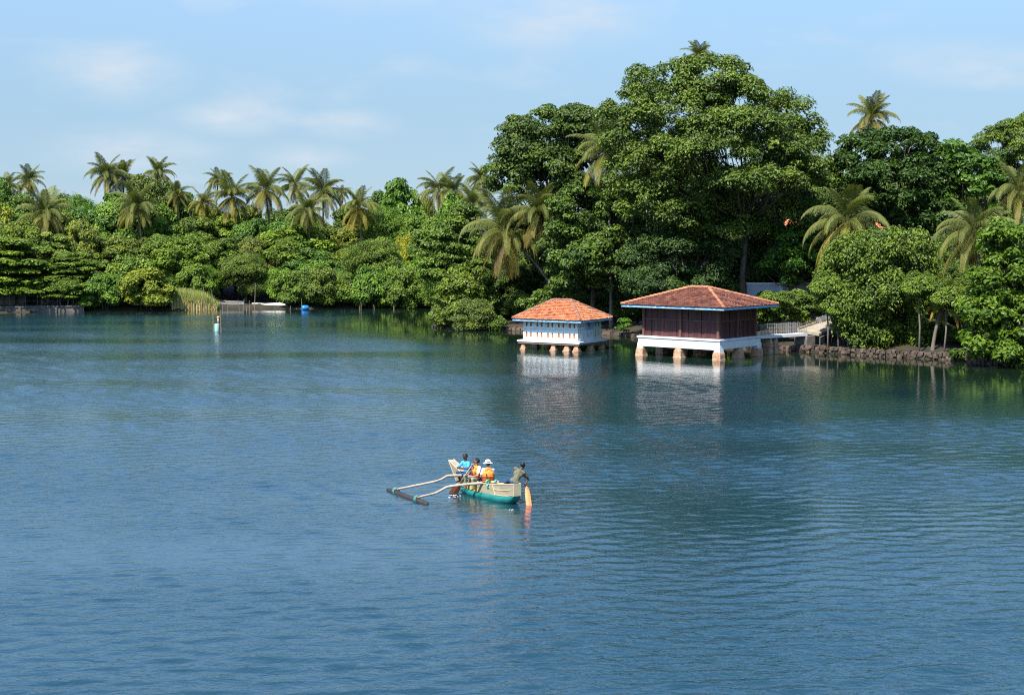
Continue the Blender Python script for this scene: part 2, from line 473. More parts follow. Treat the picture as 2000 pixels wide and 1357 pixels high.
def water_material():
    m, n, l = new_mat('water')
    out = n.new('ShaderNodeOutputMaterial'); b = n.new('ShaderNodeBsdfPrincipled')
    b.inputs['Base Color'].default_value = (0.007, 0.036, 0.049, 1)
    b.inputs['Roughness'].default_value = 0.06
    b.inputs['IOR'].default_value = 1.70
    b.inputs['Specular IOR Level'].default_value = 0.5
    t = n.new('ShaderNodeTexCoord')

    def layer(scale, rot, sc3, detail, rough, dist=0.0, kind='noise'):
        mp = n.new('ShaderNodeMapping'); mp.inputs['Rotation'].default_value = (0, 0, R(rot)); mp.inputs['Scale'].default_value = sc3
        l.new(t.outputs['Object'], mp.inputs['Vector'])
        z = n.new('ShaderNodeTexNoise'); z.inputs['Scale'].default_value = scale; z.inputs['Detail'].default_value = detail
        z.inputs['Roughness'].default_value = rough; z.inputs['Distortion'].default_value = dist
        l.new(mp.outputs[0], z.inputs['Vector'])
        return z.outputs['Fac']

    def math2(op, a, bv):
        k = n.new('ShaderNodeMath'); k.operation = op
        for i, q in enumerate((a, bv)):
            if hasattr(q, 'default_value') or hasattr(q, 'links'): l.new(q, k.inputs[i])
            else: k.inputs[i].default_value = q
        return k.outputs[0]
    chop = layer(2.1, -7, (0.60, 1.0, 1), 2.0, 0.5, 0.8)
    ripple = layer(5.4, 6, (0.70, 1.0, 1), 2.0, 0.55, 0.8)
    h = math2('ADD', math2('MULTIPLY', chop, 0.028), math2('MULTIPLY', ripple, 0.016))
    wind = n.new('ShaderNodeAttribute'); wind.attribute_name = 'wind'
    st = wind.outputs['Fac']
    rr = n.new('ShaderNodeMapRange'); rr.inputs['From Min'].default_value = 0.05; rr.inputs['From Max'].default_value = 1.2
    rr.inputs['To Min'].default_value = 0.05; rr.inputs['To Max'].default_value = 0.17      # ripples too small to see one by one
    l.new(st, rr.inputs['Value']); l.new(rr.outputs[0], b.inputs['Roughness'])
    sh = n.new('ShaderNodeAttribute'); sh.attribute_name = 'near_bank'       # base colour: dark olive close to the banks, blue green further out
    wc = n.new('ShaderNodeMixRGB'); wc.inputs['Color1'].default_value = (0.007, 0.036, 0.049, 1); wc.inputs['Color2'].default_value = (0.008, 0.019, 0.009, 1)
    l.new(sh.outputs['Fac'], wc.inputs['Fac']); l.new(wc.outputs[0], b.inputs['Base Color'])
    bp = n.new('ShaderNodeBump'); bp.inputs['Strength'].default_value = 1.0; bp.inputs['Distance'].default_value = 1.0
    l.new(math2('MULTIPLY', h, st), bp.inputs['Height'])
    l.new(bp.outputs[0], b.inputs['Normal'])
    l.new(b.outputs[0], out.inputs['Surface'])
    return m


def water_rows():
    ys, y = [], 28.0
    while y < 212:
        ys.append(y); y += 0.105 + 0.0021 * max(0, y - 35)
    far, st = [], 1.0
    while y < 3500:
        far.append(y); y += st; st *= 1.5
    near, st, y = [], 1.0, 27.0
    while y > -3500:
        near.append(y); y -= st; st *= 1.5
    return np.array(near[::-1] + ys + far)


wx, wy = axis(-75, 51, 0.32, 3500), water_rows()
X, Y = np.meshgrid(wx, wy)
V, Q = grid(wx, wy, lambda x, y: np.zeros_like(x))
d = -shore_dist(V[:, 0], V[:, 1])
kx = np.clip((V[:, 0] + 14) / 14.0, 0, 1)
wid = 13 + 17 * kx
wind = np.clip((d - 4.5 - 4 * kx) / wid, 0, 1); wind = wind * wind * (3 - 2 * wind)
wind = 0.05 + 0.95 * wind
wrg = np.random.default_rng(12)
# gusts: slow patches of stronger and weaker chop
gust = np.zeros(len(V))
for _ in range(14):
    th = wrg.normal() * 0.5 + math.pi / 2; lam = wrg.uniform(9, 40); kk = 2 * math.pi / lam
    gust += np.cos(kk * (0.45 * math.cos(th) * V[:, 0] + math.sin(th) * V[:, 1]) + wrg.random() * 6.28)
gust = np.clip(1.0 + 0.13 * gust, 0.45, 1.6)
dyr = np.gradient(wy); step = np.repeat(np.maximum(dyr, 0.1), len(wx))
zz = np.zeros(len(V))
NW = 90
for i in range(NW):
    lam = 0.32 * (1.3 / 0.32) ** wrg.random()
    th = math.pi / 2 + R(12) + wrg.normal() * (0.42 if lam > 1.2 else 0.62)
    k_ = 2 * math.pi / lam
    sl = 0.108 * math.sqrt(2.0 / NW) * (0.8 if lam > 1.2 else 1.0)
    att = np.clip((lam / step - 2.2) / 2.0, 0, 1) * np.clip((lam / 0.32 / max(0.2, abs(math.cos(th))) - 2.0) / 2.0, 0, 1)
    zz += sl / k_ * att * np.cos(k_ * (math.cos(th) * V[:, 0] + math.sin(th) * V[:, 1]) + wrg.random() * 6.28)
inner = (np.abs(V[:, 0] + 12) < 62.5) & (V[:, 1] > 27.5) & (V[:, 1] < 212)
V[:, 2] = zz * wind * gust * inner
wme = mesh_np('water', V, Q, smooth=True)
sh_ = 1 - np.clip((d - 3) / (14 + 26 * kx), 0, 1); sh_ = sh_ * sh_ * (3 - 2 * sh_)
a = wme.attributes.new('near_bank', 'FLOAT', 'POINT'); a.data.foreach_set('value', sh_.astype(np.float32))
a = wme.attributes.new('wind', 'FLOAT', 'POINT'); a.data.foreach_set('value', (wind * gust).astype(np.float32))
M['water'] = water_material()
water = obj('water', wme, 'water', kind='structure')


# ------------------------------------------------------------------ broadleaf trees
def sphere_dirs(rng, n):
    v = rng.normal(size=(n, 3)); return v / np.linalg.norm(v, axis=1)[:, None]


def pads_on_lobes(lobes, rng, pr, density=1.25, low=-0.45, sky=0.25):
    """centres of leaf pads spread over the outside of the lobes (c, r)"""
    out = []
    L = [(np.array(c, float), np.array(r, float)) for c, r in lobes]
    for i, (c, r) in enumerate(L):
        ar = 4 * math.pi * (((r[0] * r[1]) ** 1.6 + (r[0] * r[2]) ** 1.6 + (r[1] * r[2]) ** 1.6) / 3) ** (1 / 1.6)
        n = max(4, int(density * ar / (math.pi * pr * pr)))
        dv = sphere_dirs(rng, n)
        dv = dv[(dv[:, 2] > low) | (rng.random(n) < 0.25)]
        p = c + dv * r * (0.78 + 0.30 * rng.random(len(dv)))[:, None]
        keep = np.ones(len(p), bool)
        for j, (c2, r2) in enumerate(L):
            if j != i: keep &= np.linalg.norm((p - c2) / r2, axis=1) > 0.62
        out.append(p[keep])
    return np.concatenate(out)


def leaf_mesh(name, pads, rng, pr, flat, nleaf, ll, lw, up=0.42, droop=0.25, tint_lo=0.0, tint_hi=1.0, hang=0.0, outward=None):
    n = len(pads)
    ps = pr * (0.50 + 1.0 * rng.random(n))
    idx = np.repeat(np.arange(n), np.maximum(8, (nleaf * (ps / pr) ** 2)).astype(int))
    m = len(idx)
    dv = sphere_dirs(rng, m)
    flip = (dv[:, 2] < -0.1) & (rng.random(m) < 0.65)
    dv[flip, 2] *= -1
    rad = 0.45 + 0.65 * np.sqrt(rng.random(m))
    sq = np.stack([ps[idx] * (0.8 + 0.5 * rng.random(n)[idx]), ps[idx] * (0.8 + 0.5 * rng.random(n)[idx]), ps[idx] * flat], 1)
    P = pads[idx] + dv * sq * rad[:, None]
    if hang: P[:, 2] -= hang * rng.random(m) ** 2 * ps[idx]
    # pads bow down at the rim
    P[:, 2] -= 0.35 * flat * ps[idx] * (dv[:, 0] ** 2 + dv[:, 1] ** 2) * rad ** 2
    N = dv * 0.75 + sphere_dirs(rng, m) * 0.60 + np.array([0, 0, up])
    N /= np.linalg.norm(N, axis=1)[:, None]
    T = sphere_dirs(rng, m) + dv * 0.6; T[:, 2] -= droop
    T -= N * (T * N).sum(1)[:, None]; T /= np.linalg.norm(T, axis=1)[:, None] + 1e-9
    B = np.cross(N, T)
    s = (0.6 + 0.7 * rng.random(m))[:, None]
    l2, w2 = ll * s * 0.5, lw * s * 0.5
    V = np.empty((m, 4, 3))
    V[:, 0] = P - T * l2
    V[:, 1] = P + B * w2 - T * l2 * 0.1 + N * w2 * 0.35
    V[:, 2] = P + T * l2 - N * l2 * 0.15
    V[:, 3] = P - B * w2 - T * l2 * 0.1 + N * w2 * 0.35
    Qd = np.arange(m * 4).reshape(m, 4)
    pt = rng.random(n)
    tint = np.clip(tint_lo + (tint_hi - tint_lo) * (0.55 * pt[idx] + 0.45 * rng.random(m)), 0, 1)
    return mesh_np(name, V.reshape(-1, 3), Qd, tint)


def trunk_mesh(name, pads, rng, base_r, fork, limbs=40, lean=(0, 0), trunks=1, spread=0.0):
    b = MB()
    fork = Vector(fork)
    cz = float(pads[:, 2].mean())
    tops = []
    for k in range(trunks):
        a = rng.random() * 6.28
        o = Vector((math.cos(a), math.sin(a), 0)) * spread * (k > 0)
        f = fork + Vector((rng.normal() * 0.3, rng.normal() * 0.3, 0)) * (1 if k else 0) + o * 1.6
        p0 = Vector((o.x, o.y, -0.8))
        mid = (p0 + f) * 0.5 + Vector((rng.normal() * 0.12, rng.normal() * 0.12, 0)) * fork.z * 0.25
        r = base_r * (1 if k == 0 else 0.7)
        b.tube([p0 + Vector((0, 0, 0)), p0 * 0.7 + mid * 0.3, mid, f], [r * 1.35, r, r * 0.85, r * 0.7], 8)
        tops.append((f, r * 0.6))
    sel = rng.permutation(len(pads))[:limbs]
    for j in sel:
        p = Vector(pads[j]); f, r = tops[int(rng.integers(len(tops)))]
        start = f
        mid = start.lerp(p, 0.5) + Vector((0, 0, -0.10 * (p - f).length * rng.random())) + Vector(rng.normal(size=3) * 0.05 * (p - f).length)
        q1 = start.lerp(mid, 0.5) + Vector(rng.normal(size=3) * 0.03 * (p - f).length)
        rr = r * (0.35 + 0.35 * rng.random())
        b.tube([start, q1, mid, p], [rr, rr * 0.75, rr * 0.5, rr * 0.15], 5)
    return b.mesh(name, True)


SPEC = {}


def dome_lobes(rng, Rr, z0, z1, k):
    c = (z0 + z1) / 2; h = (z1 - z0) / 2
    L = [((0, 0, c + h * 0.1), (Rr * 0.72, Rr * 0.72, h * 0.85))]
    for i in range(k):
        a = 6.283 * i / k + rng.normal() * 0.3
        rr = Rr * (0.34 + 0.16 * rng.random())
        q = Rr * (0.50 + 0.16 * rng.random())
        L.append(((q * math.cos(a), q * math.sin(a), c + h * (rng.random() * 1.1 - 0.65)), (rr, rr, min(rr * 0.85, h * 0.6))))
    for i in range(max(2, k // 3)):
        a = rng.random() * 6.28
        L.append(((Rr * 0.3 * math.cos(a), Rr * 0.3 * math.sin(a), z1 - Rr * 0.22), (Rr * 0.33, Rr * 0.33, Rr * 0.26)))
    return L


def tier_lobes(rng, Rr, zs):
    L = []
    for i, z in enumerate(zs):
        f = 1.0 - 0.55 * (i / max(1, len(zs) - 1)) ** 1.5
        k = 5
        for j in range(k):
            a = 6.283 * j / k + i * 0.7 + rng.normal() * 0.25
            q = Rr * f * (0.45 + 0.2 * rng.random())
            rr = Rr * f * (0.38 + 0.14 * rng.random())
            L.append(((q * math.cos(a), q * math.sin(a), z + rng.normal() * 0.3), (rr, rr, 0.42)))
    return L


def species(key, lobes, seed, pr, flat, nleaf, ll, lw, base_r, fork, mat='leaf', limbs=40, trunks=1, spread=0.0, density=1.25, **kw):
    rng = np.random.default_rng(seed)
    low = kw.pop('low', -0.45)
    pads = pads_on_lobes(lobes, rng, pr, density, low)
    cm = leaf_mesh(key + '_crown', pads, rng, pr, flat, nleaf, ll, lw, **kw)
    cm.materials.append(M[mat])
    tm = trunk_mesh(key + '_trunk', pads, rng, base_r, fork, limbs, trunks=trunks, spread=spread)
    tm.materials.append(M['bark'])
    SPEC[key] = (cm, tm)


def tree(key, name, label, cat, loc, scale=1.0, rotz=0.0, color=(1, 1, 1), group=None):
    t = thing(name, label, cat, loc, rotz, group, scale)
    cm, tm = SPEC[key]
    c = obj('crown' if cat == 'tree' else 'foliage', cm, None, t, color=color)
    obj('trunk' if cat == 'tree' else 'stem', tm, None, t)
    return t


r0 = np.random.default_rng(11)
for i in range(3):
    species('dome%d' % i, dome_lobes(np.random.default_rng(20 + i), 4.3, 2.6, 10.0, 7 + i), 30 + i, 0.78, 0.68, 160, 0.34, 0.20, 0.20, (0, 0, 3.6), limbs=46)
for i in range(2):
    species('tier%d' % i, tier_lobes(np.random.default_rng(40 + i), 4.6, [2.6, 4.3, 5.9, 7.4, 8.8, 9.8][i % 1:]), 45 + i, 0.75, 0.34, 110, 0.36, 0.21, 0.18, (0, 0, 2.4), limbs=60, density=1.5, up=1.0)
for i in range(2):
    species('fine%d' % i, dome_lobes(np.random.default_rng(60 + i), 3.9, 1.2, 10.0, 9), 65 + i, 0.72, 0.75, 185, 0.27, 0.10, 0.20, (0, 0, 2.4), limbs=50, droop=0.9, hang=0.6)
for i in range(3):
    species('shrub%d' % i, dome_lobes(np.random.default_rng(80 + i), 2.9, 0.2, 4.6, 7), 85 + i, 0.60, 0.72, 130, 0.33, 0.20, 0.09, (0, 0, 1.2), limbs=40, trunks=4, spread=0.5, low=-0.8)
species('bigleaf', dome_lobes(np.random.default_rng(101), 3.9, 3.0, 10.0, 8), 102, 0.85, 0.55, 80, 0.50, 0.32, 0.20, (0, 0, 4.0), limbs=46, mat='glossy_leaf', up=0.5)


def plant(key, name, label, cat, px, py_top, Y, wpx, color, group=None, hspec=10.0, rspec=4.3, dz=0.0, hpx_base=None):
    """put a tree so that its top stands at row py_top and its crown is wpx wide"""
    top = at(px, py_top, Y)
    z0 = gz(top.x, Y) + dz
    h = top.z - z0
    sw = wpx / 2.0 / (FOC / Y) / rspec
    return tree(key, name, label, cat, (top.x, Y, z0), (sw, sw, h / hspec), random.uniform(0, 6.28), color, group)


def px_tree(name, label, cat, trunk_px, Y, lobes, color, seed, pr=0.9, flat=0.5, nleaf=190, ll=0.32, lw=0.19, base_r=0.3, fork=None, mat='leaf', limbs=60,
            trunks=1, spread=0.0, density=1.25, depth=1.0, group=None, **kw):
    """a single tree whose lobes were measured in the photograph (px, py, rx, ry, metres nearer)"""
    b = at(trunk_px, 600, Y)
    base = Vector((b.x, Y, gz(b.x, Y)))
    L = []
    for lb in lobes:
        px, py, rx, ry = lb[:4]; near = lb[4] if len(lb) > 4 else 0.0
        yy = Y - near
        s = FOC / yy
        c = at(px, py, yy) - base
        rx, ry = rx / s, ry / s
        L.append((tuple(c), (rx, min(rx, 5.0) * depth * 0.95, ry)))
    key = name + str(seed)
    if fork is None: fork = (0, 0, 4.0)
    else:
        f = at(fork[0], fork[1], Y) - base; fork = tuple(f)
    species(key, L, seed, pr, flat, nleaf, ll, lw, base_r, fork, mat, limbs, trunks, spread, density, **kw)
    return tree(key, name, label, cat, base, 1.0, 0.0, [q * 0.82 for q in color], group)


# ------------------------------------------------------------------ coconut palms
def frond_mesh(name, rng, L, e0, sag, hang, nl=48):
    S = 14
    s = np.linspace(0, 1, S + 1)
    ang = e0 - sag * s ** 1.35
    ang = np.maximum(ang, -1.50)
    x = np.concatenate([[0], np.cumsum(np.cos(ang[1:]) * L / S)])
    z = np.concatenate([[0], np.cumsum(np.sin(ang[1:]) * L / S)])
    b = MB()
    b.tint = 0.95
    b.tube([(x[i], 0, z[i]) for i in range(S + 1)], [0.055 * (1 - 0.85 * q) for q in s], 4)
    for side in (-1, 1):
        for k in range(nl):
            q = 0.14 + 0.86 * (k + 0.5 * rng.random()) / nl
            px_, pz_ = np.interp(q, s, x), np.interp(q, s, z); a = np.interp(q, s, ang)
            ln = 1.12 * (0.35 + 0.65 * math.sin(math.pi * min(1, 0.18 + q * 0.80))) * (0.85 + 0.3 * rng.random())
            fw = 0.45 + 0.5 * q
            t = Vector((math.cos(a), 0, math.sin(a)))
            up = Vector((-math.sin(a), 0, math.cos(a)))
            d1 = (t * fw + Vector((0, side, 0)) * 0.85 + up * 0.15 + Vector((0, 0, -hang * 0.5))).normalized()
            d2 = (t * fw + Vector((0, side, 0)) * 0.45 + Vector((0, 0, -hang * 1.3 - 0.2 * rng.random()))).normalized()
            p0 = Vector((px_, 0, pz_)); p1 = p0 + d1 * ln * 0.5; p2 = p1 + d2 * ln * 0.5
            w = t * 0.034
            b.tint = float(np.clip(0.15 + 0.55 * q * rng.random() + 0.25 * rng.random(), 0, 1))
            b.add([p0 - w * 0.6, p0 + w * 0.6, p1 + w, p1 - w, p2 + w * 0.2, p2 - w * 0.2], [(0, 1, 2, 3), (3, 2, 4, 5)])
    return b.mesh(name)


FR = []
frng = np.random.default_rng(5)
for e0, sag, hang in [(1.4, 0.7, 0.4), (1.15, 1.3, 0.6), (0.95, 1.9, 1.0), (0.65, 2.1, 1.2), (0.3, 1.85, 1.3), (-0.1, 1.4, 1.3), (-0.5, 0.95, 0.9), (-0.95, 0.5, 0.6)]:
    FR.append([frond_mesh('frond', frng, 4.2 * (1 + 0.08 * frng.normal()), e0 + 0.08 * frng.normal(), sag, hang) for _ in range(2)])
for cl in FR:
    for me in cl: me.materials.append(M['palm_leaf'])
nut = MB().ball((0, 0, 0), (0.13, 0.13, 0.16), 8, 6).mesh('coconut', True); nut.materials.append(M['coconut'])


def palm(label, px, py, Y, rpx, base_dx=0.0, color=(1, 1, 1), n=30, old=1.0, group='coconut palms', trunk_r=0.17, tilt=0.0, zbase=None, skirt=3, dy=0.0):
    c = at(px, py, Y)
    bx, by = c.x + base_dx, Y + dy
    z0 = gz(bx, by) if zbase is None else zbase
    t = thing('coconut_palm', label, 'palm', (bx, by, z0), 0.0, group)
    h = c - Vector((bx, by, z0))
    b = MB()
    P, Rd = [], []
    for i in range(13):
        q = i / 12.0
        P.append(Vector((h.x * q ** 1.7, h.y * q ** 1.7, -0.5 + (h.z + 0.5) * q)))
        Rd.append(trunk_r * (1.5 - 0.55 * min(1, q * 5) - 0.28 * q) * (1 + 0.04 * (i % 2)))
    b.tube(P, Rd, 8)
    b.build('trunk', 'palm_bark', t, True)
    s = rpx / (FOC / Y) / 3.5
    rg = np.random.default_rng(int(px * 13 + py))
    az = rg.random() * 6.28
    for i in range(n):
        az += 2.39996
        q = (i + 0.5) / n
        k = int(np.clip(q * 7.6 * (0.75 + 0.25 * old) + rg.normal() * 0.7, 0, 7))
        me = FR[k][int(rg.integers(2))]
        y = np.clip((k - 3.2) / 3.5, 0, 1) * old
        cc = [color[0] * 0.84 * (1 + 0.60 * y), color[1] * 0.88 * (1 + 0.22 * y), color[2] * 0.88 * (1 - 0.20 * y)]
        if k == 7 and rg.random() < 0.5: cc = [0.80, 0.52, 0.40]
        v = 0.85 + 0.3 * rg.random()
        obj('frond', me, None, t, loc=(h.x, h.y, h.z), rotz=az + rg.normal() * 0.2, scale=s * (0.88 + 0.24 * rg.random()), color=[q_ * v for q_ in cc])
    for i in range(5):
        a = rg.random() * 6.28
        obj('coconut', nut, None, t, loc=(h.x + 0.26 * s * math.cos(a), h.y + 0.26 * s * math.sin(a), h.z - 0.22 * s - 0.12 * rg.random()), scale=s)
    return t


# ------------------------------------------------------------------ right bank: trees measured one by one
px_tree('giant_rain_tree', 'giant spreading tree in layered tiers, tallest crown above the brown pavilion', 'tree', 1455, 150,
        [(1300, 165, 75, 45), (1385, 150, 85, 36), (1330, 215, 110, 55, 1), (1225, 205, 48, 34, 0), (1245, 255, 60, 28, 1), (1465, 190, 75, 34, 1), (1530, 225, 58, 34, 0),
         (1440, 245, 110, 32, 4), (1575, 270, 38, 36, -1), (1395, 290, 95, 30, 5), (1500, 285, 80, 24, 4), (1310, 305, 80, 40, 3), (1480, 345, 85, 22, 6),
         (1545, 330, 62, 22, 4), (1240, 330, 62, 45, 1), (1360, 350, 75, 32, 3), (1270, 390, 70, 44, 2), (1200, 280, 30, 30, 0), (1580, 345, 40, 22, 0), (1530, 385, 50, 22, -2), (1410, 385, 60, 30, 0), (1330, 420, 60, 36, 2), (1405, 430, 46, 36, 2), (1515, 425, 50, 32, 0), (1560, 300, 50, 40, 1)],
        (0.88, 0.92, 0.95), 201, pr=0.85, flat=0.58, nleaf=135, ll=0.32, lw=0.18, base_r=0.34, fork=(1458, 440), limbs=110, density=1.2, up=0.55, hang=0.5)
px_tree('broad_tree', 'broad dark crowned tree left of the giant tree, level rounded top', 'tree', 1085, 166,
        [(1090, 260, 95, 48), (1140, 240, 50, 30), (1040, 290, 62, 42, 1), (1000, 350, 45, 45, 1), (1080, 330, 80, 45, 3), (1150, 320, 50, 60, 2), (1020, 420, 40, 40, 1), (1115, 400, 60, 50, 2), (1015, 275, 34, 24, 1)],
        (0.62, 0.70, 0.75), 202, pr=1.0, flat=0.5, nleaf=165, ll=0.37, lw=0.23, base_r=0.4, fork=(1085, 450), limbs=70)
px_tree('bank_tree', 'leafy mid green tree rising right behind the small blue boathouse', 'tree', 1160, 159,
        [(1150, 405, 70, 48, 1), (1210, 440, 60, 44, 2), (1105, 470, 46, 44, 1), (1170, 500, 75, 44, 3), (1220, 545, 66, 36, 3), (1120, 545, 46, 30, 1), (1235, 385, 45, 40, 1)],
        (0.66, 0.78, 0.78), 203, pr=0.9, flat=0.5, nleaf=180, ll=0.34, lw=0.20, fork=(1160, 540), limbs=60)
px_tree('fine_leaved_tree', 'dark blue green fine leaved tree just behind the pavilion roof', 'tree', 1340, 151,
        [(1355, 440, 68, 48, 1), (1310, 490, 66, 44, 2), (1390, 500, 46, 60, 1), (1300, 550, 78, 38, 3), (1380, 560, 50, 30, 1), (1245, 520, 40, 34, 2)],
        (0.42, 0.55, 0.72), 204, pr=0.85, flat=0.6, nleaf=180, ll=0.32, lw=0.14, fork=(1340, 570), limbs=60, droop=0.5)
px_tree('low_bank_bush', 'low dark shrub on the bank between the boathouse and pavilion', 'shrub', 1085, 163,
        [(1085, 580, 34, 22, 1), (1050, 600, 26, 20, 1), (1120, 590, 30, 20, 0)], (0.85, 0.95, 0.8), 205, pr=0.7, nleaf=150, ll=0.3, lw=0.18, base_r=0.1, fork=(1085, 610), limbs=20, trunks=3, spread=0.5)
px_tree('mango_tree', 'dense dark glossy rounded tree under the lone skyline palm', 'tree', 1745, 152,
        [(1690, 310, 52, 46, 0), (1760, 300, 70, 42, 1), (1800, 290, 30, 24, 0), (1820, 350, 50, 44, 1), (1740, 370, 80, 50, 3), (1800, 420, 66, 40, 2), (1690, 400, 52, 50, 1), (1655, 340, 26, 36, 0), (1850, 320, 28, 30, 0)],
        (0.42, 0.50, 0.58), 206, pr=0.85, flat=0.62, nleaf=150, ll=0.40, lw=0.24, mat='glossy_leaf', base_r=0.35, fork=(1745, 450), limbs=60)
px_tree('light_tree', 'pale feathery tree at the top right edge', 'tree', 1960, 165,
        [(1960, 285, 52, 38, 0), (2010, 270, 60, 40, 0), (1915, 320, 44, 34, 0), (2060, 300, 50, 50, 0), (1990, 340, 60, 40, 1)],
        (0.95, 1.0, 0.9), 207, pr=0.8, flat=0.5, nleaf=220, ll=0.28, lw=0.14, fork=(1960, 420), limbs=50)
px_tree('large_leaved_tree', 'bright large leaved tree right of the dark glossy tree', 'tree', 1905, 150,
        [(1905, 330, 48, 32, 0), (1880, 370, 40, 36, 1), (1935, 380, 46, 36, 1), (1870, 300, 26, 22, 0)], (0.72, 0.85, 0.8), 208, pr=0.85, nleaf=70, ll=0.55, lw=0.30, mat='glossy_leaf', fork=(1905, 450), limbs=40)
px_tree('draped_tree', 'light green tree draped with hanging creeper down to the right bank', 'tree', 1715, 133.5,
        [(1700, 490, 80, 34, 1), (1760, 480, 64, 34, 1), (1650, 530, 42, 44, 1), (1720, 560, 70, 44, 2.5), (1790, 530, 40, 44, 1), (1690, 610, 54, 40, 2), (1750, 620, 46, 46, 2), (1655, 590, 38, 34, 2), (1775, 590, 34, 40, 1), (1745, 660, 34, 30, 2.5), (1800, 610, 24, 40, 1.5), (1700, 660, 36, 24, 3), (1662, 640, 26, 26, 3), (1790, 660, 26, 24, 3)],
        (0.92, 0.98, 0.85), 209, pr=0.62, flat=0.6, nleaf=115, ll=0.29, lw=0.15, base_r=0.2, fork=(1715, 600), limbs=60, droop=0.9, hang=1.0, low=-0.8)
px_tree('glossy_bush', 'bright glossy green tree leaning over the water at the right edge', 'tree', 1985, 121,
        [(1975, 475, 52, 42, 0.5), (1960, 545, 62, 44, 1.5), (1930, 610, 50, 38, 2), (1985, 625, 50, 50, 2), (1935, 590, 40, 36, 1), (2030, 540, 60, 70, 0), (2030, 640, 50, 50, 1.5), (1990, 690, 40, 26, 1.5), (1905, 620, 26, 22, 2), (1905, 668, 26, 20, 2.5), (1945, 682, 40, 20, 3)],
        (1.05, 1.02, 0.75), 210, pr=0.62, flat=0.6, nleaf=80, ll=0.40, lw=0.24, mat='glossy_leaf', base_r=0.22, fork=(1985, 620), limbs=60, low=-0.7)
px_tree('flat_topped_bush', 'flat topped small tree beside the footbridge railing', 'tree', 1573, 138.5,
        [(1535, 588, 52, 18, 1), (1500, 600, 30, 18, 1), (1580, 602, 24, 22, 0.5), (1540, 612, 46, 22, 0.5), (1488, 625, 18, 20, 1)], (0.85, 0.92, 0.8), 211, pr=0.55, flat=0.45, nleaf=150, ll=0.25, lw=0.14, base_r=0.16, fork=(1570, 615), limbs=30, up=0.9)
px_tree('roadside_tree', 'mid green tree in front of the red tiled roof', 'tree', 1540, 150,
        [(1540, 480, 34, 30, 0), (1580, 470, 30, 34, 0), (1520, 520, 40, 30, 0), (1570, 520, 40, 34, 1), (1605, 520, 30, 40, 0), (1530, 450, 20, 20, 0), (1580, 410, 20, 14, 0)],
        (0.80, 1.0, 0.8), 212, pr=0.8, nleaf=90, ll=0.42, lw=0.25, mat='glossy_leaf', fork=(1545, 560), limbs=30)
px_tree('bushy_shrub', 'yellow green shrub at the tip of the wooded point, overhanging water', 'shrub', 900, 166.5,
        [(895, 570, 34, 30, 0), (870, 605, 24, 30, 1), (905, 610, 36, 24, 1.5), (930, 560, 34, 36, 0), (885, 560, 26, 26, 0), (860, 628, 14, 12, 1.5)],
        (1.05, 1.05, 0.85), 213, pr=0.62, flat=0.6, nleaf=120, ll=0.32, lw=0.19, base_r=0.12, fork=(895, 625), limbs=40, trunks=3, spread=0.5, low=-0.8)
px_tree('olive_shrub', 'round grey olive shrub at the waterline of the wooded point', 'shrub', 930, 163,
        [(930, 612, 32, 22, 0.5), (915, 628, 30, 14, 1), (948, 625, 24, 16, 0.5), (930, 598, 20, 12, 0.2)], (0.98, 0.95, 1.25), 214, pr=0.5, flat=0.65, nleaf=150, ll=0.22, lw=0.10, base_r=0.08, fork=(930, 632), limbs=30, trunks=4, spread=0.5, low=-0.8)
px_tree('small_waterside_shrub', 'small shrub at the waterline left of the blue boathouse', 'shrub', 968, 162,
        [(968, 628, 15, 14, 0.3)], (0.85, 1.0, 0.8), 215, pr=0.45, flat=0.65, nleaf=150, ll=0.25, lw=0.14, base_r=0.06, fork=(968, 636), limbs=20, trunks=3, spread=0.4, low=-0.8)
px_tree('point_tree', 'bright green leafy tree on the wooded point below the drooping palms', 'tree', 900, 178,
        [(890, 470, 46, 40, 1), (850, 480, 34, 34, 1), (870, 530, 50, 36, 2), (925, 510, 32, 50, 1), (910, 440, 34, 34, 0), (940, 560, 26, 40, 1)], (0.95, 1.05, 0.85), 216, pr=0.85, nleaf=160, ll=0.38, lw=0.23, fork=(900, 560), limbs=50)

RMARKS = [(960, 'left of the great drooping palm'), (1000, 'under the great drooping palm'), (1050, 'left behind the blue boathouse'), (1100, 'directly behind the blue boathouse'), (1150, 'right behind the blue boathouse'),
          (1200, 'between boathouse and pavilion'), (1245, 'at the left eave of the pavilion'), (1300, 'behind the left half of the pavilion roof'), (1350, 'behind the pavilion ridge'), (1395, 'behind the right half of the pavilion roof'),
          (1440, 'left of the giant tree trunk'), (1480, 'right of the giant tree trunk'), (1520, 'behind the footbridge'), (1560, 'behind the flat topped small tree'), (1610, 'below the big silvery palm'), (1655, 'left of the creeper draped tree'),
          (1700, 'behind the creeper draped tree'), (1745, 'below the dark glossy tree'), (1800, 'right of the creeper draped tree'), (1845, 'beside the dead fronded palm'), (1885, 'left of the glossy tree at the right edge'),
          (1925, 'behind the glossy tree at the right edge'), (1970, 'at the right picture edge')]
RUSED = {}


def rmark(px, kind):
    u = RUSED.setdefault(kind, set())
    free = [m for m in RMARKS if m[1] not in u] or RMARKS
    best = min(free, key=lambda m: abs(m[0] - px)); u.add(best[1])
    return kind + ', ' + best[1]


ORD = ['first', 'second', 'third', 'fourth', 'fifth', 'sixth', 'seventh', 'eighth']

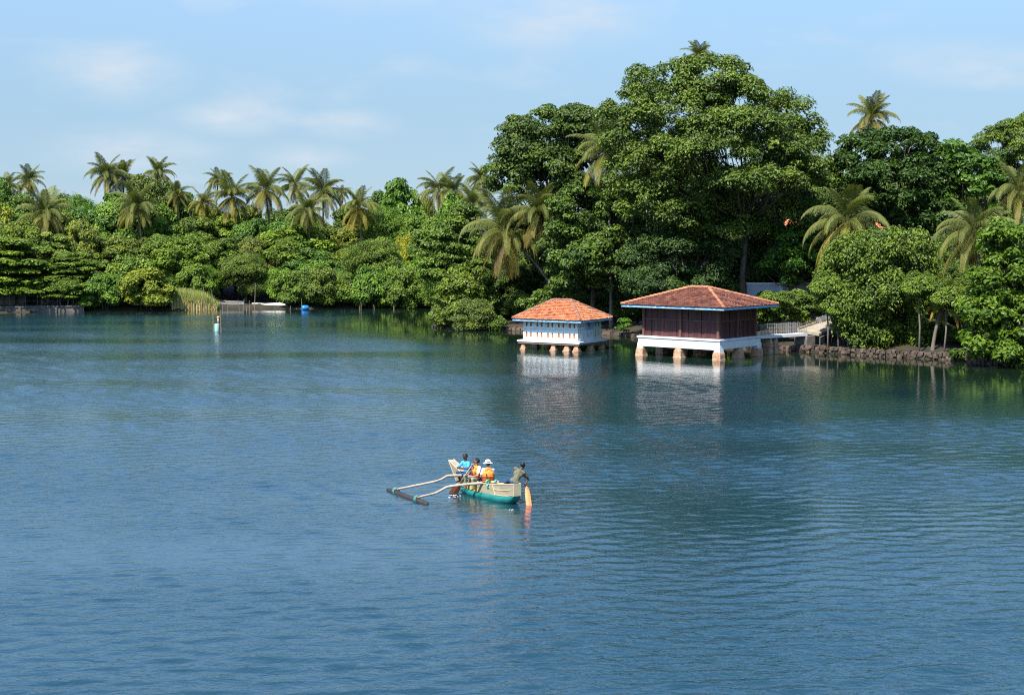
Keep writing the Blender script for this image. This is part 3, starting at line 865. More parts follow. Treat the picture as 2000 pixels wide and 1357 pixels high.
# trees standing behind those, closing the wood on the hill
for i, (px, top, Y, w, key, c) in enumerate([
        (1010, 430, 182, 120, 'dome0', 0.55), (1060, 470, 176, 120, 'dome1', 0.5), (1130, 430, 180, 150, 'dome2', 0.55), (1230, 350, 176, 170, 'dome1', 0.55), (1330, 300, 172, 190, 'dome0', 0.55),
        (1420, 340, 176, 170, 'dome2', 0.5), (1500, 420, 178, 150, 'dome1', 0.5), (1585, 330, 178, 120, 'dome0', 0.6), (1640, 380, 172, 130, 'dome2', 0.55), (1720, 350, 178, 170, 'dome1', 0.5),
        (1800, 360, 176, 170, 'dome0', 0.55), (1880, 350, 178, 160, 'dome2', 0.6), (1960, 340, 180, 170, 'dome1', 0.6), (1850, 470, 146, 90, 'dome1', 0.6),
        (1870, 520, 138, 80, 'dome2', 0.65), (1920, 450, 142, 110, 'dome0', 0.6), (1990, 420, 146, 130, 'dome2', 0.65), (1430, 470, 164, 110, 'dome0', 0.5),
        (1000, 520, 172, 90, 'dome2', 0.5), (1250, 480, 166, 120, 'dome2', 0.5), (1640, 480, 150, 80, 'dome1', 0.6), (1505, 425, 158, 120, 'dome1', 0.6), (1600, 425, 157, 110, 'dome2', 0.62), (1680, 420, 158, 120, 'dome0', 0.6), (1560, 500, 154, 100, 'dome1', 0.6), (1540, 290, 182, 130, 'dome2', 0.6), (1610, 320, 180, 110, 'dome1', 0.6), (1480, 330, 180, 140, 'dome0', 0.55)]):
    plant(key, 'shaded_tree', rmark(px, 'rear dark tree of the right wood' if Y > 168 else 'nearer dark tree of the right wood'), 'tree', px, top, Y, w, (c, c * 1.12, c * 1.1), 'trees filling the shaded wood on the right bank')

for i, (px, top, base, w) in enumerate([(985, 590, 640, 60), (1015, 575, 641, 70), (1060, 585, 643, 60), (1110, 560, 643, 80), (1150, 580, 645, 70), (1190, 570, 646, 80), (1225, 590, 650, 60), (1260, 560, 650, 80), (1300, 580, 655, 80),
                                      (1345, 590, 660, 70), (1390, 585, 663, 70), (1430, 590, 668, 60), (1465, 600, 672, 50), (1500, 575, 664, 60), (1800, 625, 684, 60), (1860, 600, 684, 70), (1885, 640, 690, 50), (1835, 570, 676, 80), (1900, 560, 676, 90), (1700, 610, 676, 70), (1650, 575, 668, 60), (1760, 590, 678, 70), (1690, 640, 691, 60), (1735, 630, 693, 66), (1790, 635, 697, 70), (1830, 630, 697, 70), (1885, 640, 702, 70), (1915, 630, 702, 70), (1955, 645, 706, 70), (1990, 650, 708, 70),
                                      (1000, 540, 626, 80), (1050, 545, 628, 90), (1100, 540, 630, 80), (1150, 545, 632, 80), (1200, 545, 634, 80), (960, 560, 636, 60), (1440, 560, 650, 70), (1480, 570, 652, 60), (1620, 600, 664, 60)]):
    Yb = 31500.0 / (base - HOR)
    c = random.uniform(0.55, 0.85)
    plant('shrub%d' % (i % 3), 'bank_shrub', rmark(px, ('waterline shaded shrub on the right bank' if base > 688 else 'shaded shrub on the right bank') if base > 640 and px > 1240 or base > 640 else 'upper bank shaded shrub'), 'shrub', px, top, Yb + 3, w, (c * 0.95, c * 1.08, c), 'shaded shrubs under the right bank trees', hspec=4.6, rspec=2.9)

# ------------------------------------------------------------------ left bank wood
G1 = 'trees of the dense wood on the far left bank'
MARKS = [(-40, 'at the left picture edge'), (13, 'below the first small skyline palm'), (57, 'below the second skyline palm'), (105, 'just right of the large left palm'), (150, 'between large left palm and tall palm pair'),
         (207, 'below the tall palm pair'), (252, 'just right of the tall palm pair'), (300, 'below the thin lone palm'), (347, 'below the mop headed palm'), (398, 'below the short yellowing palm'), (453, 'below the big yellowing palm'),
         (519, 'below the swept top palm'), (560, 'between swept top palm and dark palm'), (600, 'below the low clump palm'), (640, 'below the dark clump palm'), (700, 'below the last yellow clump palm'),
         (745, 'in the gap right of the palm clump'), (790, 'below the open skyline tree'), (830, 'left of the cove palm pair'), (872, 'below the cove palm pair')]


def mark(px, used):
    free = [m for m in MARKS if m[1] not in used] or MARKS
    best = min(free, key=lambda m: abs(m[0] - px)); used.add(best[1])
    return best[1]


lrng = random.Random(4)
rows = [  # offset behind the shore, crown top row, crown width px, keys, colour scale
    (30, 384, 120, ('dome0', 'dome1', 'dome2', 'bigleaf', 'fine1'), 0.92), (20, 420, 115, ('dome2', 'dome1', 'fine0', 'dome0', 'bigleaf'), 1.0), (11, 462, 105, ('tier1', 'dome1', 'fine1', 'dome2', 'dome0', 'bigleaf', 'fine0'), 1.08)]
for off, top, w, keys, cs in rows:
    px = -70; used = set(); rowname = {30: 'rearmost', 20: 'middle row', 11: 'front row'}[off]
    while px < 900:
        Y = float(np.interp((px - 1000) / 15.0, SHN[:, 0], SHN[:, 1])); Y = min(Y, 208) + off + lrng.uniform(-2, 2)
        tp = top - (14 if px < 400 else 0) + lrng.uniform(-14, 22) + (10 if 330 < px < 740 else 0) + (22 if 560 < px < 740 and top < 400 else 0)
        g = lrng.uniform(0.8, 1.2)
        ky = lrng.choice(keys)
        plant(ky, 'broadleaf_tree', rowname + ' broadleaf tree of the far wood, ' + mark(px, used), 'tree', px, tp, Y, w * lrng.uniform(0.85, 1.2) * (0.85 if ky in ('fine0', 'fine1', 'bigleaf') else 1),
              (cs * g * lrng.uniform(0.72, 1.25), cs * g, cs * g * lrng.uniform(0.6, 1.2)), G1)
        px += w * 0.52 * lrng.uniform(0.8, 1.2)


def L(key, name, label, cat, px, top, base_y, w, color, **kw):
    Y = 31500.0 / (base_y - HOR) + kw.pop('back', 2.5)
    sp = key.rstrip('012')
    hs, rs = {'dome': (10, 4.3), 'tier': (10, 4.6), 'fine': (10, 3.9), 'shrub': (4.6, 2.9), 'bigleaf': (10, 3.9)}[sp]
    return plant(key, name, label, cat, px, top, Y, w, color, hspec=hs, rspec=rs, **kw)


L('tier0', 'layered_tree', 'spreading layered tree over the block wall at the left edge', 'tree', 30, 478, 610, 190, (1.0, 1.05, 0.8), back=5)
L('tier1', 'layered_tree', 'layered tree with low branches at the end of the concrete quay', 'tree', 140, 500, 608, 150, (0.95, 1.0, 0.8), back=4)
L('tier1', 'layered_tree', 'layered tree cut off by the left picture edge', 'tree', -70, 470, 612, 190, (0.95, 1.0, 0.8), back=5)
L('shrub0', 'waterside_shrub', 'dark green shrub touching the water right of the concrete quay', 'shrub', 205, 540, 607, 80, (0.85, 1.05, 0.9), back=1)
L('shrub1', 'waterside_shrub', 'yellow green rounded shrub left of the reeds', 'shrub', 285, 530, 607, 104, (1.35, 1.15, 0.8), back=1)
L('shrub2', 'waterside_shrub', 'mid green shrub behind the yellow green one', 'shrub', 250, 505, 605, 100, (1.0, 1.05, 0.9), back=5)
L('fine0', 'feathery_shrub', 'soft rounded bush standing right behind the reeds', 'shrub', 402, 520, 603, 60, (0.85, 1.1, 0.6), back=4)
L('fine1', 'grey_green_tree', 'grey green bushy tree above the beached white boat', 'tree', 480, 500, 602, 100, (1.0, 0.98, 1.15), back=4)
L('shrub0', 'waterside_shrub', 'bright green upright shrub right of the beached boat', 'shrub', 548, 530, 601, 60, (0.95, 1.2, 0.7), back=2)
L('shrub1', 'waterside_shrub', 'leafy shrub just above the blue barrel', 'shrub', 612, 520, 601, 84, (0.9, 1.1, 0.95), back=2)
L('shrub2', 'waterside_shrub', 'shrub between the blue barrel and the tall olive tree', 'shrub', 655, 530, 600, 70, (0.85, 1.0, 0.9), back=0.8)
L('fine0', 'olive_tree', 'tall olive green fine leaved tree standing at the far shore', 'tree', 735, 472, 600, 118, (0.90, 0.92, 0.9), back=4)
L('shrub0', 'waterside_shrub', 'bright green shrub right of the tall olive tree', 'shrub', 815, 520, 600, 80, (1.05, 1.2, 0.7), back=3)
L('shrub2', 'waterside_shrub', 'dark shrub deep in the cove left of the wooded point', 'shrub', 850, 540, 600, 70, (0.7, 0.9, 0.7), back=5)
L('shrub1', 'flowering_shrub', 'small tree with yellow new leaves above the far shore', 'shrub', 790, 470, 600, 46, (1.9, 1.35, 0.7), back=9)
L('bigleaf', 'large_leaved_tree', 'open large leaved tree breaking the skyline right of the palm row', 'tree', 785, 358, 600, 92, (0.95, 1.0, 1.1), back=22)
L('dome1', 'leafy_tree', 'bright creeper covered tree below the middle of the palm row', 'tree', 580, 445, 601, 170, (1.1, 1.15, 0.8), back=13)
L('shrub1', 'waterside_shrub', 'low shrub over dark water at the left of the quay end', 'shrub', 172, 560, 607, 56, (0.8, 1.0, 0.8), back=1)
L('dome2', 'leafy_tree', 'rounded bright tree behind the reeds', 'tree', 345, 470, 604, 120, (1.05, 1.1, 0.8), back=8)
used = set()
for px in (575, 590, 630, 645, 670, 690, 720, 760, 785, 805, 830, 850, 200, 320, 380, 240):
    L(lrng.choice(['shrub0', 'shrub1', 'shrub2']), 'undergrowth_shrub', 'undergrowth shrub at the far shoreline, ' + mark(px, used), 'shrub', px, 530 + lrng.uniform(-12, 24), 602, 76,
      (lrng.uniform(0.7, 0.95), lrng.uniform(0.85, 1.05), 0.8), back=lrng.uniform(0.3, 2.2), group='undergrowth shrubs along the far shore')

# ------------------------------------------------------------------ palms
for lab, px, py, Y, r, kw in [
        ('small skyline palm at the left picture edge', 13, 364, 236, 30, {}),
        ('small windswept palm, second from the left on the skyline', 57, 352, 238, 32, {}),
        ('large palm standing in front of the canopy near the left edge', 88, 418, 214, 58, dict(old=1.2)),
        ('left palm of the tall touching pair on the left skyline', 207, 342, 232, 42, {}),
        ('right palm of the tall touching pair on the left skyline', 240, 348, 236, 40, {}),
        ('palm with drooping fronds in front of the canopy below the tall pair', 268, 405, 216, 50, {}),
        ('thin lone palm with bare trunk against the sky', 308, 338, 240, 34, dict(trunk_r=0.14)),
        ('small dry brown palm beside the thin lone one', 297, 376, 238, 26, dict(color=(1.25, 0.95, 0.9))),
        ('round mop headed palm right of the lone thin palm', 347, 380, 230, 32, {}),
        ('short yellowing palm left of the big skyline clump', 398, 398, 226, 32, dict(color=(1.3, 1.1, 0.8))),
        ('small palm peeping behind the first big clump palm', 426, 352, 242, 26, {}),
        ('big yellowing palm at the left of the skyline clump', 453, 385, 226, 52, dict(old=1.4)),
        ('tall palm with swept top in the middle of the clump', 519, 372, 228, 50, dict(old=1.2)),
        ('palm behind and between the two clump giants', 577, 362, 238, 40, {}),
        ('palm standing low in front of the skyline clump', 600, 412, 220, 42, {}),
        ('tall dark palm at the right of the skyline clump', 631, 375, 230, 46, {}),
        ('far small palm between the clump and the yellow palm', 667, 378, 246, 20, {}),
        ('yellow fronded palm ending the skyline clump', 700, 405, 224, 44, dict(old=1.4, color=(1.1, 1.05, 0.9))),
        ('left palm of the pair over the far cove', 858, 372, 226, 44, {}),
        ('right palm of the pair over the far cove', 886, 376, 222, 38, {}),
        ('palm half hidden by the dark crown left of the giant tree', 942, 350, 206, 34, {}),
        ('palm below the half hidden one at the wooded point', 925, 402, 190, 46, {}),
        ('great drooping palm at the front of the wooded point', 985, 452, 163, 84, dict(old=1.1, n=32, lean=6.5)),
        ('palm right of the great drooping one, among branches', 1052, 415, 161, 66, dict(old=0.9, lean=3.0)),
        ('palm fronds showing between the dark crown and giant tree', 1185, 300, 156, 72, {}),
        ('palm tip poking out over the very top of the giant tree', 1366, 112, 172, 34, dict(old=0.5)),
        ('lone tall palm against the sky at right', 1704, 232, 176, 50, dict(old=1.3, color=(1.1, 1.0, 0.9))),
        ('large silvery palm left of the creeper draped tree', 1655, 432, 140, 82, dict(old=0.8)),
        ('large palm between the draped tree and the right edge', 1905, 455, 128, 84, dict(old=0.9)),
        ('palm cut by the right picture edge', 1990, 375, 136, 66, dict(old=1.0)),
        ('low palm with dead hanging fronds over the right bank', 1843, 590, 127, 46, dict(old=1.9, n=14, color=(1.1, 0.95, 0.8)))]:
    palm(lab.replace(' palm', ' coconut palm', 1), px, py, Y, r, base_dx=kw.pop('lean', random.uniform(-1.2, 1.2)), **kw)


# ------------------------------------------------------------------ tiled hip roofs
def hip_roof(parent, W, Ln, oh, ez, rise, ridge_extra, tile_mat, ridge_mat, trim_mat, seed, tw=0.21, tl=0.27):
    """hip roof over the rectangle [0,W]x[0,Ln] with overhang oh; ridge runs along Y"""
    rg = random.Random(seed)
    x0, x1, y0, y1 = -oh, W + oh, -oh, Ln + oh
    rl = max(0.6, (y1 - y0) - (x1 - x0) + ridge_extra)
    cx, cy = W / 2, Ln / 2
    A = [Vector((x0, y0, ez)), Vector((x1, y0, ez)), Vector((x1, y1, ez)), Vector((x0, y1, ez))]
    r0_, r1_ = Vector((cx, cy - rl / 2, ez + rise)), Vector((cx, cy + rl / 2, ez + rise))
    b = MB()
    b.add(A + [r0_, r1_], [(0, 1, 4), (1, 2, 5, 4), (2, 3, 5), (3, 0, 4, 5), (3, 2, 1, 0)])
    roof = b.build('roof', 'post_wood', parent)
    tiles = MB()
    for e0, e1, t0, t1 in ((A[0], A[1], r0_, r0_), (A[1], A[2], r0_, r1_), (A[2], A[3], r1_, r1_), (A[3], A[0], r1_, r0_)):
        ex = (e1 - e0).normalized(); ln = (e1 - e0).length
        mid = (t0 + t1) / 2 - (e0 + e1) / 2
        sv = mid - ex * mid.dot(ex)
        H_ = sv.length; sv.normalize(); nn = ex.cross(sv).normalized()
        if nn.z < 0: nn = -nn
        a0, a1 = (t0 - e0).dot(ex), (t1 - e0).dot(ex)
        nr = int(H_ / tl) + 1
        for r_ in range(nr):
            s = r_ * H_ / nr
            lo, hi = a0 * s / H_, ln + (a1 - ln) * s / H_
            n = max(1, int((hi - lo) / tw))
            for k in range(n):
                u = lo + (k + 0.5) * (hi - lo) / n + rg.uniform(-0.01, 0.01)
                w = tw * 0.52
                st = s - 0.05 + rg.uniform(-0.02, 0.02); en = min(st + tl * 1.22, H_ + 0.03)
                lift = 0.035 + rg.uniform(0, 0.02)
                o = e0 + ex * u
                tiles.tint = min(1.0, max(0.0, rg.gauss(0.52, 0.2)))
                vs = []
                for (ss, up) in ((st, lift + 0.045), (en, 0.012)):
                    q = o + sv * ss
                    vs += [q - ex * w + nn * (up - 0.035), q - ex * w * 0.45 + nn * (up + 0.012), q + ex * w * 0.45 + nn * (up + 0.012), q + ex * w + nn * (up - 0.035)]
                tiles.add(vs, [(0, 1, 5, 4), (1, 2, 6, 5), (2, 3, 7, 6), (0, 3, 2, 1)])
    tiles.build('roof_tiling', tile_mat, roof, kind='stuff')
    rb = MB()
    for p, q in ((A[0], r0_), (A[1], r0_), (A[2], r1_), (A[3], r1_), (r0_, r1_)):
        n = max(1, int((q - p).length / 0.36))
        for k in range(n):
            rb.tint = min(1, max(0, rg.gauss(0.5, 0.16)))
            a_ = p.lerp(q, k / n) + Vector((0, 0, 0.06)); c_ = p.lerp(q, (k + 1.12) / n if k < n - 1 else 1.0) + Vector((0, 0, 0.045))
            rb.tube([a_, c_], [0.125, 0.105], 8)
    rb.build('ridge_capping', ridge_mat, roof, kind='stuff')
    for p, q in ((A[0], A[1]), (A[1], A[2]), (A[2], A[3]), (A[3], A[0])):
        ex = (q - p).normalized(); out = Vector((ex.y, -ex.x, 0))
        f = MB()
        i0 = p + ex * 0.031 - out * 0.06; i1 = q - ex * 0.031 - out * 0.06
        vs = []
        for zz in (ez - 0.20, ez - 0.012):
            vs += [i0 + Vector((0, 0, zz - ez)), i1 + Vector((0, 0, zz - ez)), i1 + out * 0.03 + Vector((0, 0, zz - ez)), i0 + out * 0.03 + Vector((0, 0, zz - ez))]
        f.add(vs, [(3, 2, 1, 0), (4, 5, 6, 7), (0, 1, 5, 4), (1, 2, 6, 5), (2, 3, 7, 6), (3, 0, 4, 7)])
        f.build('fascia', trim_mat, roof)
    return roof


def pier(parent, x, y, w, top, z_top_half, cap_mat, name='pier'):
    rg = random.Random(int(x * 100 + y * 37))
    b = MB()
    z = -0.9
    hw = w
    lv = [(-0.9, 1.06), (0.02, 1.05), (0.10, 0.98), (top * 0.55, 0.93 + rg.uniform(-.04, .04)), (top * 0.74, 0.88), (top, z_top_half / w)]
    for (z0, a), (z1, c) in zip(lv[:-1], lv[1:]):
        b.frustum((x, y), (hw * a, hw * a), (hw * c, hw * c), z0, z1)
    return b.build(name, 'brick_pier', parent)


# ------------------------------------------------------------------ brown pavilion
c0 = at(1404, 661, 124.5)
phi = R(40)
PW, PL, PZ, PE = 5.9, 7.6, 1.66, 4.30      # along the right face, along the left face, deck height, eave height
pav = thing('timber_pavilion', 'dark timber pavilion with red tiled hip roof on white stilted platform', 'pavilion', (c0.x, 124.5, 0), math.pi / 2 - phi)
# platform: white ring beam with haunches at the piers
b = MB(); b.box((-0.32, -0.32, PZ - 0.13), (PW + 0.32, PL + 0.32, PZ)); plat = b.build('platform', 'white_paint', pav)
b = MB()
b.box((-0.24, -0.24, PZ - 0.86), (0.16, PL + 0.24, PZ - 0.133)); b.box((PW - 0.16, -0.24, PZ - 0.86), (PW + 0.24, PL + 0.24, PZ - 0.133))
b.box((0.162, -0.237, PZ - 0.80), (PW - 0.162, 0.16, PZ - 0.136)); b.box((0.162, PL - 0.16, PZ - 0.80), (PW - 0.162, PL + 0.237, PZ - 0.136))
b.build('ring_beam', 'white_paint', plat)
for ix, x in enumerate((-0.02, PW * 0.5, PW + 0.02)):
    for iy, y in enumerate((-0.02, PL * 0.5, PL + 0.02)):
        edge = ix != 1 or iy != 1
        pier(pav, x, y, 0.38, PZ - 0.90 + (0.0 if edge else 0.7), 0.22, None)
        if (ix != 1) and (iy != 1):
            h_ = MB(); h_.frustum((x, y), (0.31, 0.31), (0.245, 0.245), PZ - 1.22, PZ - 0.55); h_.build('haunch', 'white_paint', plat)
# walls: posts, plank panels in two rows, rails
for x, y in ((0.11, 0.11), (0.11, PL * 0.5), (0.11, PL - 0.11), (PW - 0.11, 0.11), (PW - 0.11, PL - 0.11), (PW * 0.5, 0.11), (PW - 0.11, PL * 0.5), (PW * 0.5, PL - 0.11)):
    MB().box((x - 0.11, y - 0.11, PZ + 0.002), (x + 0.11, y + 0.11, PE - 0.02)).build('post', 'post_wood', pav)
plank_me = {}


def plank(w, h):
    k = (round(w, 3), round(h, 3))
    if k not in plank_me:
        b = MB(); b.box((-w / 2 + 0.008, -0.02, 0), (w / 2 - 0.008, 0.02, h))
        plank_me[k] = b.mesh('plank'); plank_me[k].materials.append(M['dark_wood'])
    return plank_me[k]


prg = random.Random(9)
hl, hu = 1.38, PE - PZ - 1.38 - 0.14
for face, ln in (('L', PL), ('R', PW), ('BL', PL), ('BR', PW)):
    half = ln / 2
    for bay in (0, 1):
        s0, s1 = bay * half + (0.22 if bay == 0 else 0.11), (bay + 1) * half - (0.11 if bay == 0 else 0.22)
        n = 11 if ln > 7 else 8
        w = (s1 - s0) / n
        for k in range(n):
            s = s0 + (k + 0.5) * w
            for z, h in ((PZ + 0.004, hl), (PZ + hl + 0.10, hu)):
                dpt = prg.uniform(-0.018, 0.018) + (0.05 if k in (4, 8) else 0.0)
                o = obj('plank', plank(w, h), None, pav)
                if face == 'L': o.location = (0.16 + dpt, s, z); o.rotation_euler = (0, 0, math.pi / 2)
                elif face == 'R': o.location = (s, 0.16 + dpt, z)
                elif face == 'BL': o.location = (PW - 0.16 - dpt, s, z); o.rotation_euler = (0, 0, math.pi / 2)
                else: o.location = (s, PL - 0.16 - dpt, z)
                g = prg.uniform(0.75, 1.25); o.color = (g, g * prg.uniform(0.9, 1.05), g * prg.uniform(0.9, 1.1), 1)
        zr = PZ + hl + 0.005
        rl_ = MB()
        if face == 'L': rl_.box((0.10, s0, zr), (0.17, s1, zr + 0.09))
        elif face == 'R': rl_.box((s0, 0.10, zr), (s1, 0.17, zr + 0.09))
        elif face == 'BL': rl_.box((PW - 0.17, s0, zr), (PW - 0.10, s1, zr + 0.09))
        else: rl_.box((s0, PL - 0.17, zr), (s1, PL - 0.10, zr + 0.09))
        rl_.build('rail', 'post_wood', pav)
hip_roof(pav, PW, PL, 1.30, PE, 1.42, 0.0, 'old_tile', 'ridge_tile', 'blue_trim', 3)

# ------------------------------------------------------------------ small blue boathouse
c1 = at(1128, 668, 133)
phi2 = R(32)
BW, BL, BZ, BE = 4.2, 5.5, 0.84, 2.74
bh = thing('blue_boathouse', 'small pale blue boathouse with orange tiled hip roof on stone stilts', 'boathouse', (c1.x, 133, 0), math.pi / 2 - phi2)
MB().box((-0.42, -0.42, BZ - 0.14), (BW + 0.42, BL + 0.42, BZ)).build('deck', 'white_paint', bh)
MB().box((-0.36, -0.36, BZ - 0.30), (-0.16, BL + 0.36, BZ - 0.142)).build('joist', 'stake', bh)
MB().box((-0.158, -0.36, BZ - 0.30), (BW + 0.36, -0.16, BZ - 0.142)).build('joist', 'stake', bh)
for x, y in ((-0.1, 0.0), (-0.1, 0.95), (-0.1, 2.3), (-0.1, BL - 0.1), (BW * 0.5, -0.1), (BW, -0.1), (BW, BL), (BW * 0.5, BL), (BW * 0.5, BL * 0.5), (BW, BL * 0.5)):
    b = MB(); w = 0.20 + 0.07 * random.random()
    b.frustum((x, y), (w * 1.25, w * 1.25), (w * 1.2, w * 1.2), -0.9, 0.10); b.frustum((x, y), (w * 1.0, w * 1.0), (w * 0.8, w * 0.8), 0.10, 0.34); b.frustum((x, y), (w * 0.75, w * 0.75), (w * 0.5, w * 0.5), 0.34, BZ - 0.30)
    b.build('pier', 'brick_pier', bh)
MB().box((0.056, 0.056, BZ + 0.001), (BW - 0.056, BL - 0.056, BE - 0.02)).build('inner_wall', 'slot', bh)


def slotted_panel(w, h, slots, t=0.05):
    """upright board (x along its width, y outward negative) with capsule shaped holes [(cx, cz, half width, half height)]"""
    bm = bmesh.new()

    def loop(pts):
        vs = [bm.verts.new((x, 0, z)) for x, z in pts]
        return [bm.edges.new((vs[i], vs[(i + 1) % len(vs)])) for i in range(len(vs))]
    es = loop([(0.006, 0), (w - 0.006, 0), (w - 0.006, h), (0.006, h)])
    for cx_, cz_, a_, c_ in slots:
        pts = []
        for k in range(8):
            t_ = math.pi * k / 7; pts.append((cx_ + a_ * math.cos(t_), cz_ + c_ - a_ + a_ * math.sin(t_)))
        for k in range(8):
            t_ = math.pi + math.pi * k / 7; pts.append((cx_ + a_ * math.cos(t_), cz_ - c_ + a_ + a_ * math.sin(t_)))
        es += loop(pts)
    bmesh.ops.triangle_fill(bm, use_beauty=True, use_dissolve=False, edges=es)
    bmesh.ops.recalc_face_normals(bm, faces=bm.faces)
    if bm.faces and bm.faces[0].normal.y > 0: bmesh.ops.reverse_faces(bm, faces=bm.faces)
    ex = bmesh.ops.extrude_face_region(bm, geom=list(bm.faces))
    bmesh.ops.translate(bm, vec=(0, t, 0), verts=[g for g in ex['geom'] if isinstance(g, bmesh.types.BMVert)])
    bmesh.ops.recalc_face_normals(bm, faces=bm.faces)
    me = bpy.data.meshes.new('wall_panel'); bm.to_mesh(me); bm.free()
    return me


def rim_mesh(a_, c_):
    """raised rim round a slot"""
    b = MB(); P = []
    for k in range(8):
        t_ = math.pi * k / 7; P.append((a_ * math.cos(t_), 0, c_ - a_ + a_ * math.sin(t_)))
    for k in range(8):
        t_ = math.pi + math.pi * k / 7; P.append((a_ * math.cos(t_), 0, -c_ + a_ + a_ * math.sin(t_)))
    b.tube(P + [P[0], P[1]], 0.018, 4)
    return b.mesh('slot_rim')


hrow = (BE - BZ - 0.10) / 2
npan = 5
pw = (BL - 0.0) / npan
sl = [(pw * 0.30, hrow * 0.50, 0.095, 0.235), (pw * 0.70, hrow * 0.50, 0.095, 0.235)]
pm = slotted_panel(pw, hrow - 0.02, sl); pm.materials.append(M['pale_blue'])
pw2 = BW / 3
sl2 = [(pw2 * 0.30, hrow * 0.50, 0.095, 0.235), (pw2 * 0.70, hrow * 0.50, 0.095, 0.235)]
pm2 = slotted_panel(pw2, hrow - 0.02, sl2); pm2.materials.append(M['pale_blue'])
pm3 = pm2.copy(); pm3.materials.clear(); pm3.materials.append(M['yellow_blue'])
pm4 = slotted_panel(pw2, hrow - 0.02, [(pw2 * 0.45, hrow * 0.5, 0.19, 0.30)]); pm4.materials.append(M['blue_trim'])
rim1, rim2 = rim_mesh(0.103, 0.245), rim_mesh(0.198, 0.31)
for r_ in (rim1, rim2): r_.materials.append(M['pale_trim'])
for row in (0, 1):
    z = BZ + 0.03 + row * (hrow + 0.035)
    for k in range(npan):
        for fx, rot in ((0.0, -math.pi / 2), (BW, math.pi / 2)):
            y_ = BL - k * pw if rot < 0 else k * pw
            o = obj('wall_panel', pm, None, bh, loc=(fx, y_, z), rotz=rot)
            for cx_, cz_, _, _ in sl: obj('slot_rim', rim1, None, o, loc=(cx_, -0.004, cz_))
    for k in range(3):
        me = pm2 if k == 0 else (pm3 if k == 2 else (pm4 if row == 1 else pm2))
        o = obj('wall_panel', me, None, bh, loc=(k * pw2, 0.0, z))
        if me is pm4: obj('slot_rim', rim2, None, o, loc=(pw2 * 0.45, -0.004, hrow * 0.5))
        else:
            for cx_, cz_, _, _ in sl2: obj('slot_rim', rim1, None, o, loc=(cx_, -0.004, cz_))
        obj('wall_panel', pm2, None, bh, loc=(BW - k * pw2, BL, z), rotz=math.pi)
# rails and corner posts
for z0, z1 in ((BZ + 0.002, BZ + 0.028), (BZ + hrow + 0.012, BZ + hrow + 0.062), (BE - 0.045, BE - 0.022)):
    MB().box((-0.012, 0.0, z0), (0.04, BL, z1)).build('rail', 'pale_trim', bh)
    MB().box((0.041, -0.012, z0), (BW - 0.04, 0.04, z1)).build('rail', 'pale_trim', bh)
for x, y in ((-0.005, -0.005), (-0.005, BL - 0.045), (BW - 0.045, -0.005)):
    MB().box((x - 0.02, y - 0.02, BZ + 0.001), (x + 0.07, y + 0.07, BE - 0.018)).build('corner_post', 'pale_trim', bh)
for k in range(1, npan):
    MB().box((-0.014, k * pw - 0.018, BZ + 0.029), (0.03, k * pw + 0.018, BE - 0.046)).build('batten', 'pale_blue', bh)
MB().box((pw2 - 0.03, -0.016, BZ + 0.029), (pw2 + 0.03, 0.03, BE - 0.046)).build('batten', 'pale_trim', bh)
MB().box((2 * pw2 - 0.06, -0.016, BZ + 0.029), (2 * pw2 + 0.05, 0.03, BE - 0.046)).build('batten', 'yellow_blue', bh)
hip_roof(bh, BW, BL, 0.74, BE, 1.58, 0.55, 'tile', 'dull_ridge', 'blue_trim', 5)

# ------------------------------------------------------------------ footbridge, ramp, bank walls
A0, A1 = Vector((20.75, 130.2, 1.55)), Vector((25.35, 133.6, 1.60))
fb = thing('footbridge', 'short white footbridge with thin metal railing beside the pavilion', 'bridge', (A0.x, A0.y, 0), math.atan2(A1.y - A0.y, A1.x - A0.x))
fl_ = (A1 - A0).length
MB().box((0, -0.55, 1.36), (fl_, 0.55, 1.58)).build('deck', 'white_paint', fb)
bar_me = MB().tube([(0, 0, 0), (0, 0, 0.95)], 0.016, 5).mesh('bar'); bar_me.materials.append(M['steel'])
for sy in (-0.5, 0.5):
    for k in range(20):
        obj('bar', bar_me, None, fb, loc=(0.1 + k * (fl_ - 0.2) / 19 + random.uniform(-0.03, 0.03), sy, 1.581), scale=(1.6 if k % 5 == 0 else 1, 1.6 if k % 5 == 0 else 1, random.uniform(0.97, 1.04)))
    for z in (1.80, 2.12, 2.46): MB().tube([(0.05, sy, z), (fl_ - 0.05, sy, z)], 0.014, 5).build('rail', 'steel', fb)
for x in (1.35, 2.05):
    b = MB(); b.frustum((x, 0), (0.24, 0.5), (0.23, 0.48), -0.8, 0.62); b.frustum((x, 0), (0.27, 0.53), (0.26, 0.52), 0.62, 0.72); b.frustum((x, 0), (0.22, 0.47), (0.11, 0.40), 0.72, 1.355)
    b.build('pier', 'brick_pier', fb)
MB().box((fl_ - 0.25, -0.75, -0.3), (fl_ + 0.75, 0.75, 1.355)).build('abutment', 'concrete', fb)

